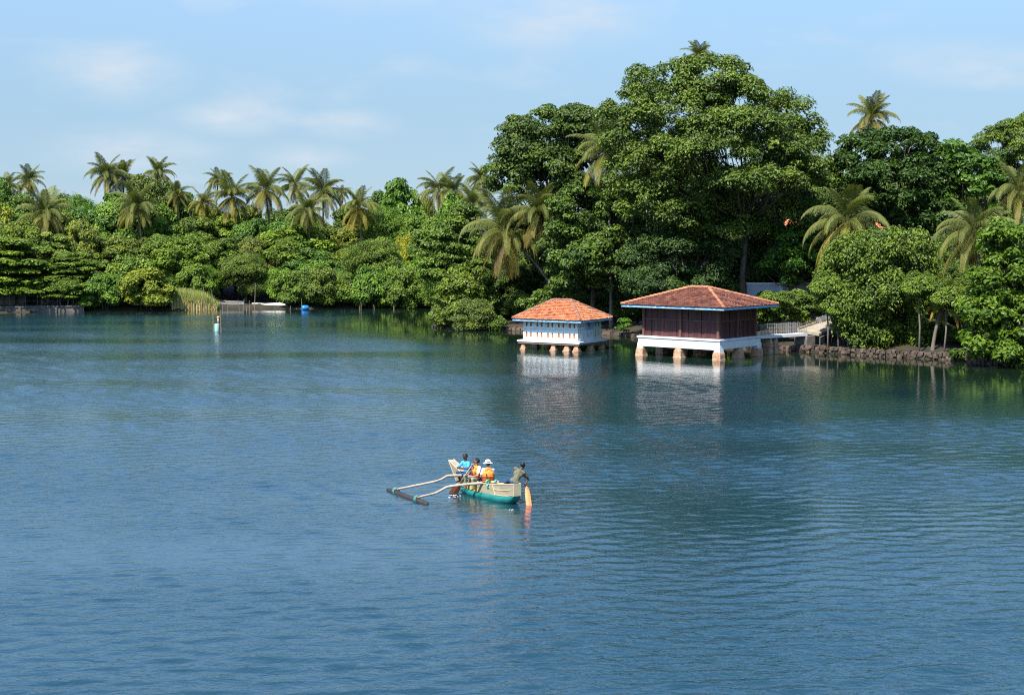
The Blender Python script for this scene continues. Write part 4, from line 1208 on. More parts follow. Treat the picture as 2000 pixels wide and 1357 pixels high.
R0, R1 = Vector((25.9, 134.0, 1.55)), Vector((31.4, 139.8, 2.75))
rp = thing('concrete_ramp', 'cream concrete ramp with white parapet climbing the bank from the footbridge', 'ramp', (R0.x, R0.y, 0), math.atan2(R1.y - R0.y, R1.x - R0.x))
rl = math.hypot(R1.x - R0.x, R1.y - R0.y)
b = MB()
b.add([(0, -1.1, 1.35), (rl, -1.1, 2.55), (rl, 1.0, 2.75), (0, 1.0, 1.55), (0, -1.1, 1.57), (rl, -1.1, 2.77), (rl, 1.0, 2.97), (0, 1.0, 1.77)],
      [(3, 2, 1, 0), (4, 5, 6, 7), (0, 1, 5, 4), (1, 2, 6, 5), (2, 3, 7, 6), (3, 0, 4, 7)])
b.build('slab', 'cream', rp)
b = MB()
b.add([(rl * .38, 1.0, 2.0), (rl, 1.0, 2.75), (rl, 1.18, 2.75), (rl * .38, 1.18, 2.0), (rl * .38, 1.0, 2.72), (rl, 1.0, 3.45), (rl, 1.18, 3.45), (rl * .38, 1.18, 2.72)],
      [(3, 2, 1, 0), (4, 5, 6, 7), (0, 1, 5, 4), (1, 2, 6, 5), (2, 3, 7, 6), (3, 0, 4, 7)])
b.build('parapet', 'white_paint', rp)
b = MB()
b.add([(0, 1.0, 1.5), (rl * .38, 1.0, 1.95), (rl * .38, 1.18, 1.95), (0, 1.18, 1.5), (0, 1.0, 1.95), (rl * .38 - .01, 1.0, 2.38), (rl * .38 - .01, 1.18, 2.38), (0, 1.18, 1.95)],
      [(3, 2, 1, 0), (4, 5, 6, 7), (0, 1, 5, 4), (1, 2, 6, 5), (2, 3, 7, 6), (3, 0, 4, 7)])
b.build('kerb', 'cream', rp)
MB().tube([(-0.2, -1.3, 1.25), (rl * .45, -1.35, 1.75)], 0.04, 6).build('handrail', 'steel', rp)
for q in (0.0, 0.5, 1.0): MB().tube([(-0.2 + q * (rl * .45 + .2), -1.32, 0.2), (-0.2 + q * (rl * .45 + .2), -1.32, 1.25 + 0.5 * q)], 0.03, 6).build('handrail_post', 'steel', rp)
for q in (0.15, 0.5, 0.85): MB().box((rl * q - 0.12, -0.9, 0.1), (rl * q + 0.12, 0.8, 1.36 + 1.2 * q)).build('pier', 'concrete', rp)

# stone edging of the right bank
srg = random.Random(21)


def stone_edge(name, label, pts, h, courses, step, mat='stone', back=0.0):
    t = thing(name, label, 'wall', (pts[0][0], pts[0][1], 0))
    b = MB(); o = Vector((pts[0][0], pts[0][1], 0))
    for (p, q) in zip(pts[:-1], pts[1:]):
        p, q = Vector((p[0], p[1], 0)), Vector((q[0], q[1], 0))
        ln = (q - p).length; ex = (q - p) / ln; out = Vector((ex.y, -ex.x, 0))
        for c in range(courses):
            s = -srg.random() * step
            while s < ln:
                w = step * srg.uniform(0.6, 1.35); hh = h / courses
                ctr = p + ex * (s + w / 2) + out * srg.uniform(-0.16, 0.12) - o
                b.tint = min(1, max(0, srg.gauss(0.45, 0.22)))
                z0 = -0.25 + c * hh; z1 = z0 + hh * srg.uniform(0.85, 1.12) + (0.12 if c == courses - 1 else 0) * srg.random()
                vs = []
                for zz in (z0, z1):
                    for (sx, sy) in ((-1, 1), (1, 1), (1, -1), (-1, -1)):
                        vs.append(ctr + ex * sx * (w / 2 - 0.015) * srg.uniform(0.85, 1.0) + out * sy * 0.28 * srg.uniform(0.8, 1.1) + Vector((0, 0, zz + srg.uniform(-0.06, 0.06))))
                b.add(vs, [(3, 2, 1, 0), (4, 5, 6, 7), (0, 1, 5, 4), (1, 2, 6, 5), (2, 3, 7, 6), (3, 0, 4, 7)])
                s += w
    b.build('stonework', mat, t, kind='stuff')
    return t


def shore_pts(a, b_):
    i0 = 3 + a; return [tuple(SHN[i]) for i in range(i0, i0 + (b_ - a) + 1)]


stone_edge('stone_retaining_wall', 'low rough stone wall edging the bank right of the footbridge', shore_pts(13, 16) + [(50, 108)], 0.75, 4, 0.36)
stone_edge('stone_bank_edge', 'dark low stone edge of the bank behind boathouse and pavilion', shore_pts(9, 13), 0.55, 2, 0.5)
stone_edge('point_bank_edge', 'rubble edge under the shrubs of the wooded point', shore_pts(7, 9), 0.4, 1, 0.4)

# white compound wall and a red roofed house among the trees
cw = thing('compound_wall', 'white plastered wall glimpsed under the trees behind the footbridge', 'wall', (23, 150.5, gz(23, 150.5) - 0.5), R(4))
MB().box((0, 0, 0), (15.5, 0.25, 4.2)).build('wall', 'plaster', cw)
MB().box((-0.05, -0.06, 4.2), (15.55, 0.31, 4.32)).build('coping', 'white_paint', cw)
for x in (3.2, 7.4, 11.6): MB().box((x, -0.12, 0), (x + 0.4, -0.003, 4.18)).build('pilaster', 'white_paint', cw)
MB().box((5.0, -0.05, 0.4), (6.3, -0.003, 2.6)).build('door', 'dark_wood', cw)
hz0 = gz(33, 166) - 0.5
hs = thing('tiled_house', 'red tiled house roof glimpsed between the trees on the right', 'house', (25.5, 162, hz0), R(-4))
MB().box((0, 0, 0), (17, 8, 5.4)).build('wall', 'plaster', hs)
for x in (2, 6, 10, 14):
    w_ = MB().box((x, -0.06, 2.6), (x + 1.3, -0.003, 4.2)).build('window', 'white_paint', hs)
    MB().box((x + 0.1, -0.085, 2.7), (x + 1.2, -0.062, 4.1)).build('pane', 'black', w_)


def simple_roof(parent, W, D, oh, ez, rise):
    rg = random.Random(2)
    b = MB()
    b.add([(-oh, -oh, ez), (W + oh, -oh, ez), (W + oh, D + oh, ez), (-oh, D + oh, ez), (D / 2, D / 2, ez + rise), (W - D / 2, D / 2, ez + rise)],
          [(0, 1, 5, 4), (1, 2, 5), (2, 3, 4, 5), (3, 0, 4), (3, 2, 1, 0)])
    r_ = b.build('roof', 'old_tile', parent)
    t = MB(); n = 22; H_ = math.hypot(D / 2 + oh, rise)
    for k in range(n):
        q = k / n; y = -oh + (D / 2 + oh) * q; z = ez + rise * q
        x0 = -oh + (D / 2 + oh) * q; x1 = W + oh - (D / 2 + oh) * q
        m = int((x1 - x0) / 0.4)
        for j in range(m):
            t.tint = rg.uniform(0.2, 1); xx = x0 + j * (x1 - x0) / m; w = (x1 - x0) / m
            dy, dz = (D / 2 + oh) / n * 1.15, rise / n * 1.15
            t.add([(xx, y - .03, z + .03), (xx + w * .5, y - .03, z + .10), (xx + w, y - .03, z + .03), (xx, y + dy, z + dz + .01), (xx + w * .5, y + dy, z + dz + .06), (xx + w, y + dy, z + dz + .01)], [(0, 1, 4, 3), (1, 2, 5, 4)])
    t.build('roof_tiling', 'tile', r_, kind='stuff')


simple_roof(hs, 17, 8, 0.8, 5.4, 3.4)

# slender trunks on the right bank and by the quay
sap_c = SPEC['shrub2'][0]


def slender(label, p0, p1, r, crown, color, group):
    p0, p1 = Vector(p0), Vector(p1)
    t = thing('slender_tree', label, 'tree', p0, 0, group)
    h = p1 - p0
    MB().tube([(0, 0, -0.4), h * 0.4 + Vector((0.12, 0, 0)), h * 0.75 + Vector((0.06, 0.05, 0)), h], [r, r * 0.85, r * 0.7, r * 0.5], 7).build('trunk', 'palm_bark', t, True)
    obj('crown', sap_c, None, t, loc=h - Vector((0, 0, crown * 1.2)), scale=crown * 0.5, color=color)


for i, (xa, ya, xb, yb, Y) in enumerate([(1617, 660, 1612, 560, 131), (1638, 664, 1628, 590, 131), (1658, 668, 1642, 600, 130.5), (1682, 672, 1672, 615, 130.2), (1795, 690, 1792, 560, 126.5), (1843, 690, 1848, 580, 125.6)]):
    p0, p1 = at(xa, ya, Y), at(xb, yb, Y + 0.6); p0.z = gz(p0.x, Y)
    slender(ORD[i] + ' slender pale trunk on the right bank, counted from the footbridge', p0, p1, 0.09, 1.0, (0.9, 0.95, 0.8), 'slender trunks on the right bank')
for i, (xa, xb) in enumerate([(8, 2), (22, 18), (33, 38), (44, 50), (72, 70), (118, 112), (128, 136)]):
    Y = 199.5; p0, p1 = at(xa, 597, Y), at(xb, 560, Y); p0.z = gz(p0.x, Y)
    slender(ORD[i] + ' slender dark trunk on the quay, counted from the left edge', p0, p1, 0.10, 0.9, (0.9, 0.95, 0.75), 'slender trunks on the quay')

# tuft at the foot of the right bank wall
px_tree('waterside_tuft', 'small leafy tuft at the foot of the right stone wall', 'plant', 1873, 123.2, [(1873, 690, 12, 9, 0.4)], (0.9, 1.1, 0.8), 230, pr=0.35, nleaf=90, ll=0.35, lw=0.08, base_r=0.04, fork=(1873, 696), limbs=8, low=-0.8)
px_tree('dark_bank_shrub', 'small bright shrub on the dark bank left of the pavilion', 'shrub', 1217, 152, [(1217, 636, 12, 12, 0.4)], (0.6, 0.95, 0.5), 231, pr=0.4, nleaf=100, ll=0.25, lw=0.13, base_r=0.05, fork=(1217, 645), limbs=10, low=-0.8)

# ------------------------------------------------------------------ left bank: quay, block wall, tyre, fence, reeds, boats, stakes
q0, q1 = on_z(-120, 612), on_z(164, 608)
qy = thing('concrete_quay', 'low stained concrete quay at the left edge of the water', 'quay', (q0.x, q0.y, 0), math.atan2(q1.y - q0.y, q1.x - q0.x))
ql = (q1 - q0).length
MB().box((0, -0.1, -0.8), (ql, 1.4, 0.62)).build('wall', 'concrete', qy)
MB().box((-0.05, -0.2, 0.621), (ql + 0.05, 1.5, 0.78)).build('coping', 'concrete', qy)
for k in range(8): MB().box((0.8 + k * ql / 8, -0.26, -0.8), (1.05 + k * ql / 8, -0.101, 0.61)).build('buttress', 'concrete', qy)
w0 = at(-60, 590, 203)
bw = thing('block_wall', 'grey concrete block wall behind the quay at left', 'wall', (w0.x, 203, 0.3))
b = MB()
for c in range(12):
    nb = 27 if c < 9 else 27 - (c - 8) * 2
    for k in range(nb):
        x = k * 0.42 + (0.21 if c % 2 else 0)
        b.tint = random.uniform(0.2, 0.8)
        b.box((x, random.uniform(-0.008, 0.008), c * 0.21), (x + 0.405, 0.2, c * 0.21 + 0.197))
b.build('blockwork', 'block', bw, kind='stuff')
p = at(20, 588, 202.4)
pw_ = thing('plaster_wall', 'low ochre plastered wall piece at the left edge', 'wall', (p.x - 4.2, 202.5, 0.3))
MB().box((0, 0, 0), (6.5, 0.2, 1.5)).build('wall', 'cream', pw_); MB().box((-0.03, -0.04, 1.5), (6.53, 0.24, 1.58)).build('coping', 'concrete', pw_)


def torus(Rr, r, n=18, m=8):
    b = MB(); vs, fs = [], []
    for i in range(n):
        a = 6.28318 * i / n
        for j in range(m):
            c = 6.28318 * j / m; q = Rr + r * math.cos(c)
            vs.append((q * math.cos(a), r * math.sin(c), q * math.sin(a)))
    for i in range(n):
        for j in range(m):
            fs.append((i * m + j, ((i + 1) % n) * m + j, ((i + 1) % n) * m + (j + 1) % m, i * m + (j + 1) % m))
    b.add(vs, fs); return b


for lab, px in (('pale old tyre leaning on the block wall', 88), ('dark old tyre among junk on the quay', 66)):
    p = at(px, 588, 201.8)
    o = torus(0.42, 0.15).build('tyre', 'cream' if px == 88 else 'rubber'); o.location = (p.x, 201.8, 1.35); tag(o, lab, 'tyre')
p = at(58, 590, 201.4)
jk = thing('junk_pile', 'dark heap of scrap timber and wheels on the quay', 'junk', (p.x, 201.6, 0.75))
for k in range(9):
    MB().tube([(random.uniform(-.8, .8), random.uniform(-.3, .3), 0.03), (random.uniform(-.9, .9), random.uniform(-.3, .3), random.uniform(.4, 1.1))], 0.05, 6).build('bar', 'log', jk)
fn = thing('post_fence', 'thin post and wire fence along the quay edge', 'fence', (q0.x, q0.y + 0.7, 0.78), math.atan2(q1.y - q0.y, q1.x - q0.x))
for k in range(9): MB().tube([(0.5 + k * ql / 9, 0, 0), (0.5 + k * ql / 9 + random.uniform(-.05, .05), 0, 1.5)], 0.045, 6).build('post', 'stake', fn)
for z in (0.6, 1.3): MB().tube([(0.5, 0, z), (0.5 + 8 * ql / 9, 0, z)], 0.012, 4).build('wire', 'steel', fn)

# reeds
rg = np.random.default_rng(77)
n = 5200
ppx = 335 + 88 * rg.random(n)
Yr = 31500 / (606.0 - HOR) + 4.5 * rg.random(n) - 0.5 + (ppx - 335) / 88 * 3
xw = (ppx - 1000) / FOC * Yr
hgt = (1.3 + 1.3 * rg.random(n)) * np.interp(ppx, [335, 350, 400, 424], [1.0, 1.25, 1.0, 0.45])
lean = rg.normal(size=(n, 2)) * 0.22
b0 = np.stack([xw, Yr, np.full(n, -0.15)], 1)
wv = np.stack([np.cos(rg.random(n) * 3.14), np.sin(rg.random(n) * 3.14) * 0.5, np.zeros(n)], 1) * 0.055
mid = b0 + np.stack([lean[:, 0] * 0.4, lean[:, 1] * 0.4, hgt * 0.6], 1)
tip = b0 + np.stack([lean[:, 0] * 1.4, lean[:, 1] * 1.4, hgt], 1)
V = np.stack([b0 - wv, b0 + wv, mid + wv * 0.8, mid - wv * 0.8, mid - wv * 0.8, mid + wv * 0.8, tip + wv * 0.1, tip - wv * 0.1], 1).reshape(-1, 3)
ti = np.repeat(np.clip(rg.random(n) * 0.7, 0, 1), 2); ti[0::2] = np.clip(ti[0::2] + 0.35, 0, 1); ti[1::2] *= 0.55
reeds = obj('reeds', mesh_np('reeds', V, np.arange(len(V)).reshape(-1, 4), ti), 'grass', kind='stuff')
reeds['label'] = 'tall straw and green reeds standing at the far left shore'; reeds['category'] = 'reeds'


def skiff(name, label, loc, rotz, Ln, beam, dep, mat, tilt=(0, 0), flip=False):
    t = thing(name, label, 'boat', loc, rotz)
    t.rotation_euler = (tilt[0] + (math.pi if flip else 0), tilt[1], rotz)
    S = 11
    for nm, k, mt in (('hull', 1.0, mat), ('inner_lining', 0.88, 'stake')):
        vs, fs = [], []
        for i in range(S):
            q = i / (S - 1); x = (q - 0.5) * Ln
            w = beam / 2 * (1 - abs(2 * q - 1) ** 2.6 * (0.85 if q > 0.5 else 0.45)) * k; sh = dep * (1 + 0.28 * (2 * q - 1) ** 2); zb = dep * 0.35 * max(0, (q - 0.7) / 0.3) ** 2
            off = 0.0 if k == 1 else 0.06
            vs += [(x * (1 if k == 1 else 0.97), w, sh), (x, w * 0.88, sh * 0.5 + off), (x, w * 0.45, zb + off), (x, -w * 0.45, zb + off), (x, -w * 0.88, sh * 0.5 + off), (x * (1 if k == 1 else 0.97), -w, sh)]
        for i in range(S - 1):
            for j in range(5): fs.append((i * 6 + j, i * 6 + j + 1, (i + 1) * 6 + j + 1, (i + 1) * 6 + j))
        fs += [tuple(range(6)), tuple(range((S - 1) * 6 + 5, (S - 1) * 6 - 1, -1))]
        b = MB(); b.add(vs, fs); b.build(nm, mt, t)
    for q in (-0.2, 0.15): MB().box((q * Ln - 0.1, -beam * 0.44, dep * 0.8), (q * Ln + 0.1, beam * 0.44, dep * 0.84)).build('thwart', 'stake', t)
    return t


p = on_z(447, 601.5); skiff('beached_boat', 'long pale weathered boat pulled up right of the reeds', (p.x, p.y + 0.2, 0.30), R(-10), 4.2, 1.1, 0.55, 'boat_white', (0.2, 0.04))
p = on_z(461, 600.5); skiff('beached_boat', 'short grey boat lying beside the long pale one', (p.x, p.y - 0.1, 0.05), R(60), 2.4, 0.9, 0.55, 'plaster', (0.1, 0))
p = on_z(533, 601.5); skiff('overturned_boat', 'weathered pale boat half sunk among debris at the shore', (p.x, p.y, 0.62), R(-14), 3.6, 1.1, 0.5, 'boat_white', (0.25, -0.06), flip=True)
p = on_z(505, 601); skiff('overturned_boat', 'small upturned boat under the dark trees, left of debris', (p.x, p.y + 0.5, 0.65), R(30), 2.0, 0.9, 0.5, 'boat_white', (0.1, 0), flip=True)
for i, (px, py, s) in enumerate([(555, 602, .3), (562, 603, .25), (518, 602, .35), (652, 601, .25), (668, 601, .22), (478, 602, .3)]):
    p = on_z(px, py); b = MB(); b.ball((0, 0, 0), (s * 1.6, s, s * .7), 8, 6)
    rr = random.Random(i); b.V = [tuple(c * rr.uniform(.8, 1.15) for c in v) for v in b.V]
    o = b.build('shore_rock', 'stone'); o.location = (p.x, p.y, .08); tag(o, 'pale rock lying along the far waterline', 'rock', 'rocks along the far waterline')
for i, (px, py, a) in enumerate([(655, 600, 20), (663, 601, -35), (672, 600, 8), (570, 602, -12)]):
    p = on_z(px, py)
    o = MB().tube([(-1.1, 0, 0), (-.3, .1, .16), (.5, 0, .12), (1.2, .1, .3)], [.07, .06, .05, .025], 6).build('driftwood', 'branch_wood'); o.location = (p.x, p.y + .4, .12); o.rotation_euler = (0, 0, R(a))
    tag(o, 'bleached driftwood branch on the far shore', 'driftwood', 'driftwood on the far shore')
p = on_z(596, 605)
br = thing('blue_barrel', 'bright blue plastic barrel floating at the far shore', 'barrel', (p.x, p.y, 0.12), R(25))
b = MB(); b.tube([(-.45, 0, .12), (-.42, 0, .12), (-.25, 0, .12), (-.22, 0, .12), (.22, 0, .12), (.25, 0, .12), (.42, 0, .12), (.45, 0, .12)], [.26, .32, .345, .36, .36, .345, .32, .26], 18); b.build('drum', 'barrel_blue', br, True)
MB().tube([(.451, .12, .2), (.48, .12, .2)], .05, 8).build('bung', 'white_paint', br)
p = on_z(424, 648)
fc = thing('net_marker', 'pale mint drum lashed between stakes standing in open water', 'marker', (p.x, p.y, 0))
b = MB(); b.tube([(0, 0, -.3), (0, 0, .1), (0, 0, .78), (0, 0, .84)], [.27, .27, .26, .22], 14); b.build('drum', 'mint', fc, True)
for x, y, h_, l_ in ((-.40, 0, 1.5, 0.02), (-.30, .2, 1.9, -.15), (.36, -.1, 2.3, .04), (.44, .15, 1.9, -.05), (.25, .1, 1.7, .02)): MB().tube([(x, y, -.8), (x + l_, y, h_)], [.055, .04], 6).build('stake', 'stake', fc)
MB().tube([(-.42, -.05, .72), (.46, 0, .76)], .03, 6).build('crossbar', 'stake', fc)
b = MB(); b.ball((.14, -.05, 1.5), (.15, .15, .13), 10, 8); b.tube([(.14, -.05, .8), (.14, -.05, 1.45)], [.06, .09], 8); b.build('float', 'buoy_orange', fc, True)
for i, (px, pb, pt, tl) in enumerate([(396, 615, 560, 1), (415, 612, 565, -1), (403, 612, 585, 0), (434, 612, 590, 1), (468, 609, 586, -2), (474, 610, 584, 2), (487, 611, 587, 0), (496, 612, 553, 2), (499, 612, 592, -3), (480, 610, 596, 2), (537, 611, 599, 0),
                                      (566, 606, 597, 1), (589, 604, 583, 0), (705, 606, 588, 0), (701, 605, 598, 1), (731, 604, 595, -1), (768, 604, 596, 1), (770, 604, 599, -1), (378, 610, 580, 1), (444, 612, 596, 1)]):
    p = on_z(px, pb); q = at(px + tl * 1.5, pt, p.y)
    o = MB().tube([(0, 0, -.8), tuple((q - p) * .5 + Vector((.03, 0, 0))), tuple(q - p)], [.05, .045, .03], 6).build('stake', 'stake'); o.location = p
    tag(o, {0: 'tall thin stake standing before the right part of the reeds', 7: 'tallest thin stake of the cluster by the beached boats', 13: 'pale stake alone in front of the tall olive tree'}.get(i, 'thin weathered stake standing in the shallows of the far shore'), 'stake', 'thin stakes in the far shallows')

# ------------------------------------------------------------------ outrigger boat
HD = R(36)
BO = on_z(952, 971)
BM = Matrix.Translation(BO) @ Matrix.Rotation(math.pi / 2 + HD, 4, 'Z')
BI = BM.inverted()


def bl(px, py, y=0.0):
    """boat coordinates of a pixel on the plane y = const of the boat"""
    o = BI @ Vector((0, 0, CAMH)); d = (BI.to_3x3() @ ray(px, py))
    return o + d * ((y - o.y) / d.y)


boat = thing('outrigger_canoe', 'teal and cream outrigger canoe with crooked booms and dark float', 'boat', BO, math.pi / 2 + HD)
ST = [(-1.98, .30, .37, .16, .17), (-1.90, .12, .33, .19, .21), (-1.68, -.06, .28, .21, .26), (-1.1, -.16, .23, .22, .31), (-.3, -.20, .21, .22, .33), (.5, -.19, .20, .22, .33), (1.1, -.13, .20, .21, .29), (1.55, -.03, .21, .19, .22), (1.80, .07, .23, .16, .17), (1.95, .17, .26, .12, .125)]


def ring(x, zb, zt, w, be):
    h_ = zt - zb
    half = [(w, zt), (be * 0.98, zt - h_ * .16), (be, zt - h_ * .34), (be * .93, zt - h_ * .58), (be * .68, zt - h_ * .82), (be * .3, zb + h_ * .04)]
    return [Vector((x, y, z)) for y, z in half] + [Vector((x, 0, zb))] + [Vector((x, -y, z)) for y, z in half[::-1]]


b = MB(); rings = [ring(*s) for s in ST]; k = len(rings[0])
fs = []
for i in range(len(rings) - 1):
    for j in range(k - 1): fs.append((i * k + j, i * k + j + 1, (i + 1) * k + j + 1, (i + 1) * k + j))
    fs.append((i * k + k - 1, i * k, (i + 1) * k, (i + 1) * k + k - 1))
fs += [tuple(range(k - 1, -1, -1)), tuple(range((len(rings) - 1) * k, len(rings) * k))]
b.add([v for r_ in rings for v in r_], fs)
hull = b.build('hull', 'teal', boat, True)
for xs in (1.25, 0.05):
    s = [np.interp(xs, [q[0] for q in ST], [q[j] for q in ST]) for j in range(5)]
    rr = ring(s[0], s[1] - .005, s[2], s[3] + .01, s[4] + .012); rr = [Vector((v.x - .12 * (.2 - v.z), v.y, v.z)) for v in rr]
    MB().tube(rr[:7], .016, 5).build('hull_band', 'dark_teal', hull)
gx = [-1.98, -1.4, -.9, -.3, .3, .9, 1.4, 1.9, 2.3, 2.55]; gzv = [.80, .71, .64, .58, .57, .63, .74, .90, 1.06, 1.18]


def board_station(q):
    xt = -1.98 + 4.53 * q; xb = -1.98 + 3.90 * q
    zt = float(np.interp(xb, [s[0] for s in ST], [s[2] for s in ST])); zg = float(np.interp(xt, gx, gzv))
    wt = float(np.interp(q, [0, .12, .5, .8, 1], [.165, .185, .205, .175, .125])); wb = float(np.interp(q, [0, .12, .5, .8, 1], [.165, .19, .215, .18, .11]))
    return xb, zt, wb, xt, zg, wt


for side, nm in ((1, 'washboard'), (-1, 'washboard')):
    vs, fs = [], []; n = 25
    for i in range(n):
        xb, zt, wb, xt, zg, wt = board_station(i / (n - 1))
        vs += [(xb, side * wb, zt - .01), (xt, side * wt, zg), (xt, side * (wt - .028), zg), (xb, side * (wb - .028), zt - .01)]
    for i in range(n - 1):
        for j in range(4): fs.append((i * 4 + j, i * 4 + (j + 1) % 4, (i + 1) * 4 + (j + 1) % 4, (i + 1) * 4 + j))
    fs += [(3, 2, 1, 0), tuple(range((n - 1) * 4, n * 4))]
    b = MB(); b.add(vs, fs); wbd = b.build('washboard', 'washboard', boat)
    P = []
    for i in range(n):
        xb, zt, wb, xt, zg, wt = board_station(i / (n - 1)); P.append((xt, side * (wt - .005), zg + .012))
    MB().tube(P, .022, 6).build('gunwale_rail', 'cream_board', wbd)
    for f, q0_, q1_ in ((.55, 0.03, .30), (.08, .03, .30)):
        P = []
        for i in range(9):
            xb, zt, wb, xt, zg, wt = board_station(q0_ + (q1_ - q0_) * i / 8); P.append((xb + (xt - xb) * f, side * (wb + (wt - wb) * f + .006), zt + (zg - zt) * f - .015 * math.sin(math.pi * i / 8)))
        MB().tube(P, .014, 5).build('trim_strip', 'cream_board', wbd)
    xb, zt, wb, xt, zg, wt = board_station(.30); MB().tube([(xb, side * (wb + .006), zt), (xt, side * (wt + .006), zg)], .016, 5).build('trim_strip', 'cream_board', wbd)
    if side == 1:   # yellow painted patches on the forward port board
        for qa, qb, f0, f1 in ((.62, .68, .02, .6), (.70, .745, .02, .45), (.56, .60, .02, .35), (.78, .84, .1, .7)):
            a_, c_ = board_station(qa), board_station(qb)

            def pt(s, f): return Vector((s[0] + (s[3] - s[0]) * f, s[2] + (s[5] - s[2]) * f + .004, s[1] + (s[4] - s[1]) * f))
            b = MB(); v = [pt(a_, f0), pt(c_, f0), pt(c_, f1 * .8), pt(a_, f1)]; b.add(v + [q_ - Vector((0, .006, 0)) for q_ in v], [(0, 1, 2, 3), (7, 6, 5, 4), (0, 4, 5, 1), (1, 5, 6, 2), (2, 6, 7, 3), (3, 7, 4, 0)]); b.build('paint_patch', 'yellow_paint', wbd)
MB().box((-2.008, -.17, .335), (-1.981, .17, .805)).build('transom', 'cream_board', boat)
# raked bow board closing the stem, and the sloping fore panel behind it
b = MB(); b.add([(1.93, -.11, .25), (1.93, .11, .25), (2.57, .125, 1.18), (2.57, -.125, 1.18), (1.95, -.11, .24), (1.95, .11, .24), (2.60, .13, 1.18), (2.60, -.13, 1.18)], [(3, 2, 1, 0), (4, 5, 6, 7), (0, 1, 5, 4), (1, 2, 6, 5), (2, 3, 7, 6), (3, 0, 4, 7)]); b.build('stem_board', 'cream_board', boat)
b = MB()
s1, s0 = board_station(.985), board_station(.74)
v = [Vector((s1[3] - .01, -(s1[5] - .03), s1[4] - .012)), Vector((s1[3] - .01, s1[5] - .03, s1[4] - .012)), Vector((s0[3], s0[5] - .03, s0[4] - .05)), Vector((s0[3], -(s0[5] - .03), s0[4] - .05))]
b.add(v + [q_ - Vector((0, 0, .03)) for q_ in v], [(0, 1, 2, 3), (7, 6, 5, 4), (0, 4, 5, 1), (1, 5, 6, 2), (2, 6, 7, 3), (3, 7, 4, 0)]); fore = b.build('fore_deck', 'washboard', boat)
c_ = v[0].lerp(v[2], .34).lerp(v[1].lerp(v[3], .34), .5)
MB().box((-.09, -.045, 0), (.09, .045, .004), Matrix.Translation(c_ + Vector((0, 0, .012))) @ Matrix.Rotation(-.42, 4, 'Y')).build('emblem', 'white_paint', fore)
MB().box((-.02, -.02, 0), (.07, .012, .004), Matrix.Translation(c_ + Vector((0, 0, .020))) @ Matrix.Rotation(-.42, 4, 'Y')).build('emblem', 'black', fore)
for x, z in ((1.30, .60), (.55, .50), (-.10, .50), (-.85, .52)): MB().box((x - .13, -.185, z - .03), (x + .13, .185, z)).build('thwart', 'branch_wood', boat)
MB().box((-1.97, -.16, .70), (-1.62, .16, .735)).build('stern_seat', 'cream_board', boat)
f0, f1 = BI @ on_z(757, 955.5, .02), BI @ on_z(835, 985, .02)
fm = f0.lerp(f1, .5) + Vector((0, 0, -.02))
MB().tube([f0, f0.lerp(f1, .06), f0.lerp(f1, .25) + Vector((0, 0, -.01)), fm, f0.lerp(f1, .8), f0.lerp(f1, .97), f1], [.06, .10, .115, .12, .12, .11, .06], 10).build('float_log', 'log', boat, True)


def boom(px, fl_t, far):
    P = [bl(a_, b_, y_) for a_, b_, y_ in px]
    e = f0.lerp(f1, fl_t) + Vector((0, 0, .13)); P[-1] = e
    P = [far] + P
    # smooth resample
    Q_ = []
    for i in range(len(P) - 1):
        for k_ in range(4): Q_.append(P[i].lerp(P[i + 1], k_ / 4))
    Q_.append(P[-1])
    Q2 = [Q_[0]] + [(Q_[i - 1] + Q_[i] * 2 + Q_[i + 1]) / 4 for i in range(1, len(Q_) - 1)] + [Q_[-1]]
    rg_ = random.Random(len(px) + int(px[0][0]))
    MB().tube(Q2, [(.062 - .022 * i / len(Q2)) * rg_.uniform(.92, 1.1) for i in range(len(Q2))], 8).build('boom', 'branch_wood', boat, True)
    lash = MB(); d_ = (f1 - f0).normalized()
    for k_ in range(4):
        c_ = e + d_ * (.05 * k_ - .08) - Vector((0, 0, .07))
        P2 = [c_ + Vector((0, 0, math.sin(t_ * .785))) * .14 + d_.cross(Vector((0, 0, 1))) * math.cos(t_ * .785) * .135 for t_ in range(9)]
        lash.tube(P2, .013, 5)
    lash.build('lashing', 'rope_teal', boat)
    return Q2


boom([(941, 943, .22), (900, 946.5, .9), (873, 950.5, 1.35), (862, 957, 1.6), (850, 963, 1.9), (818, 974, 2.7)], .76, bl(975, 941, -.25))
boom([(905, 928, .2), (885, 928.5, .6), (873, 929, .85), (862, 936, 1.1), (850, 940, 1.4), (779, 958.6, 2.6)], .22, bl(925, 927, -.25))
for px, py, y_ in ((952, 940, .20), (969, 940, -.15), (905, 930, .2), (912, 939, .2), (953, 948, .22)):
    c_ = bl(px, py, y_); lash = MB()
    for k_ in range(3): lash.tube([c_ + Vector((.03 * k_ - .03, .05 * math.cos(t_ * .785), .06 * math.sin(t_ * .785))) for t_ in range(9)], .022, 5)
    lash.build('lashing', 'rope_green', boat)


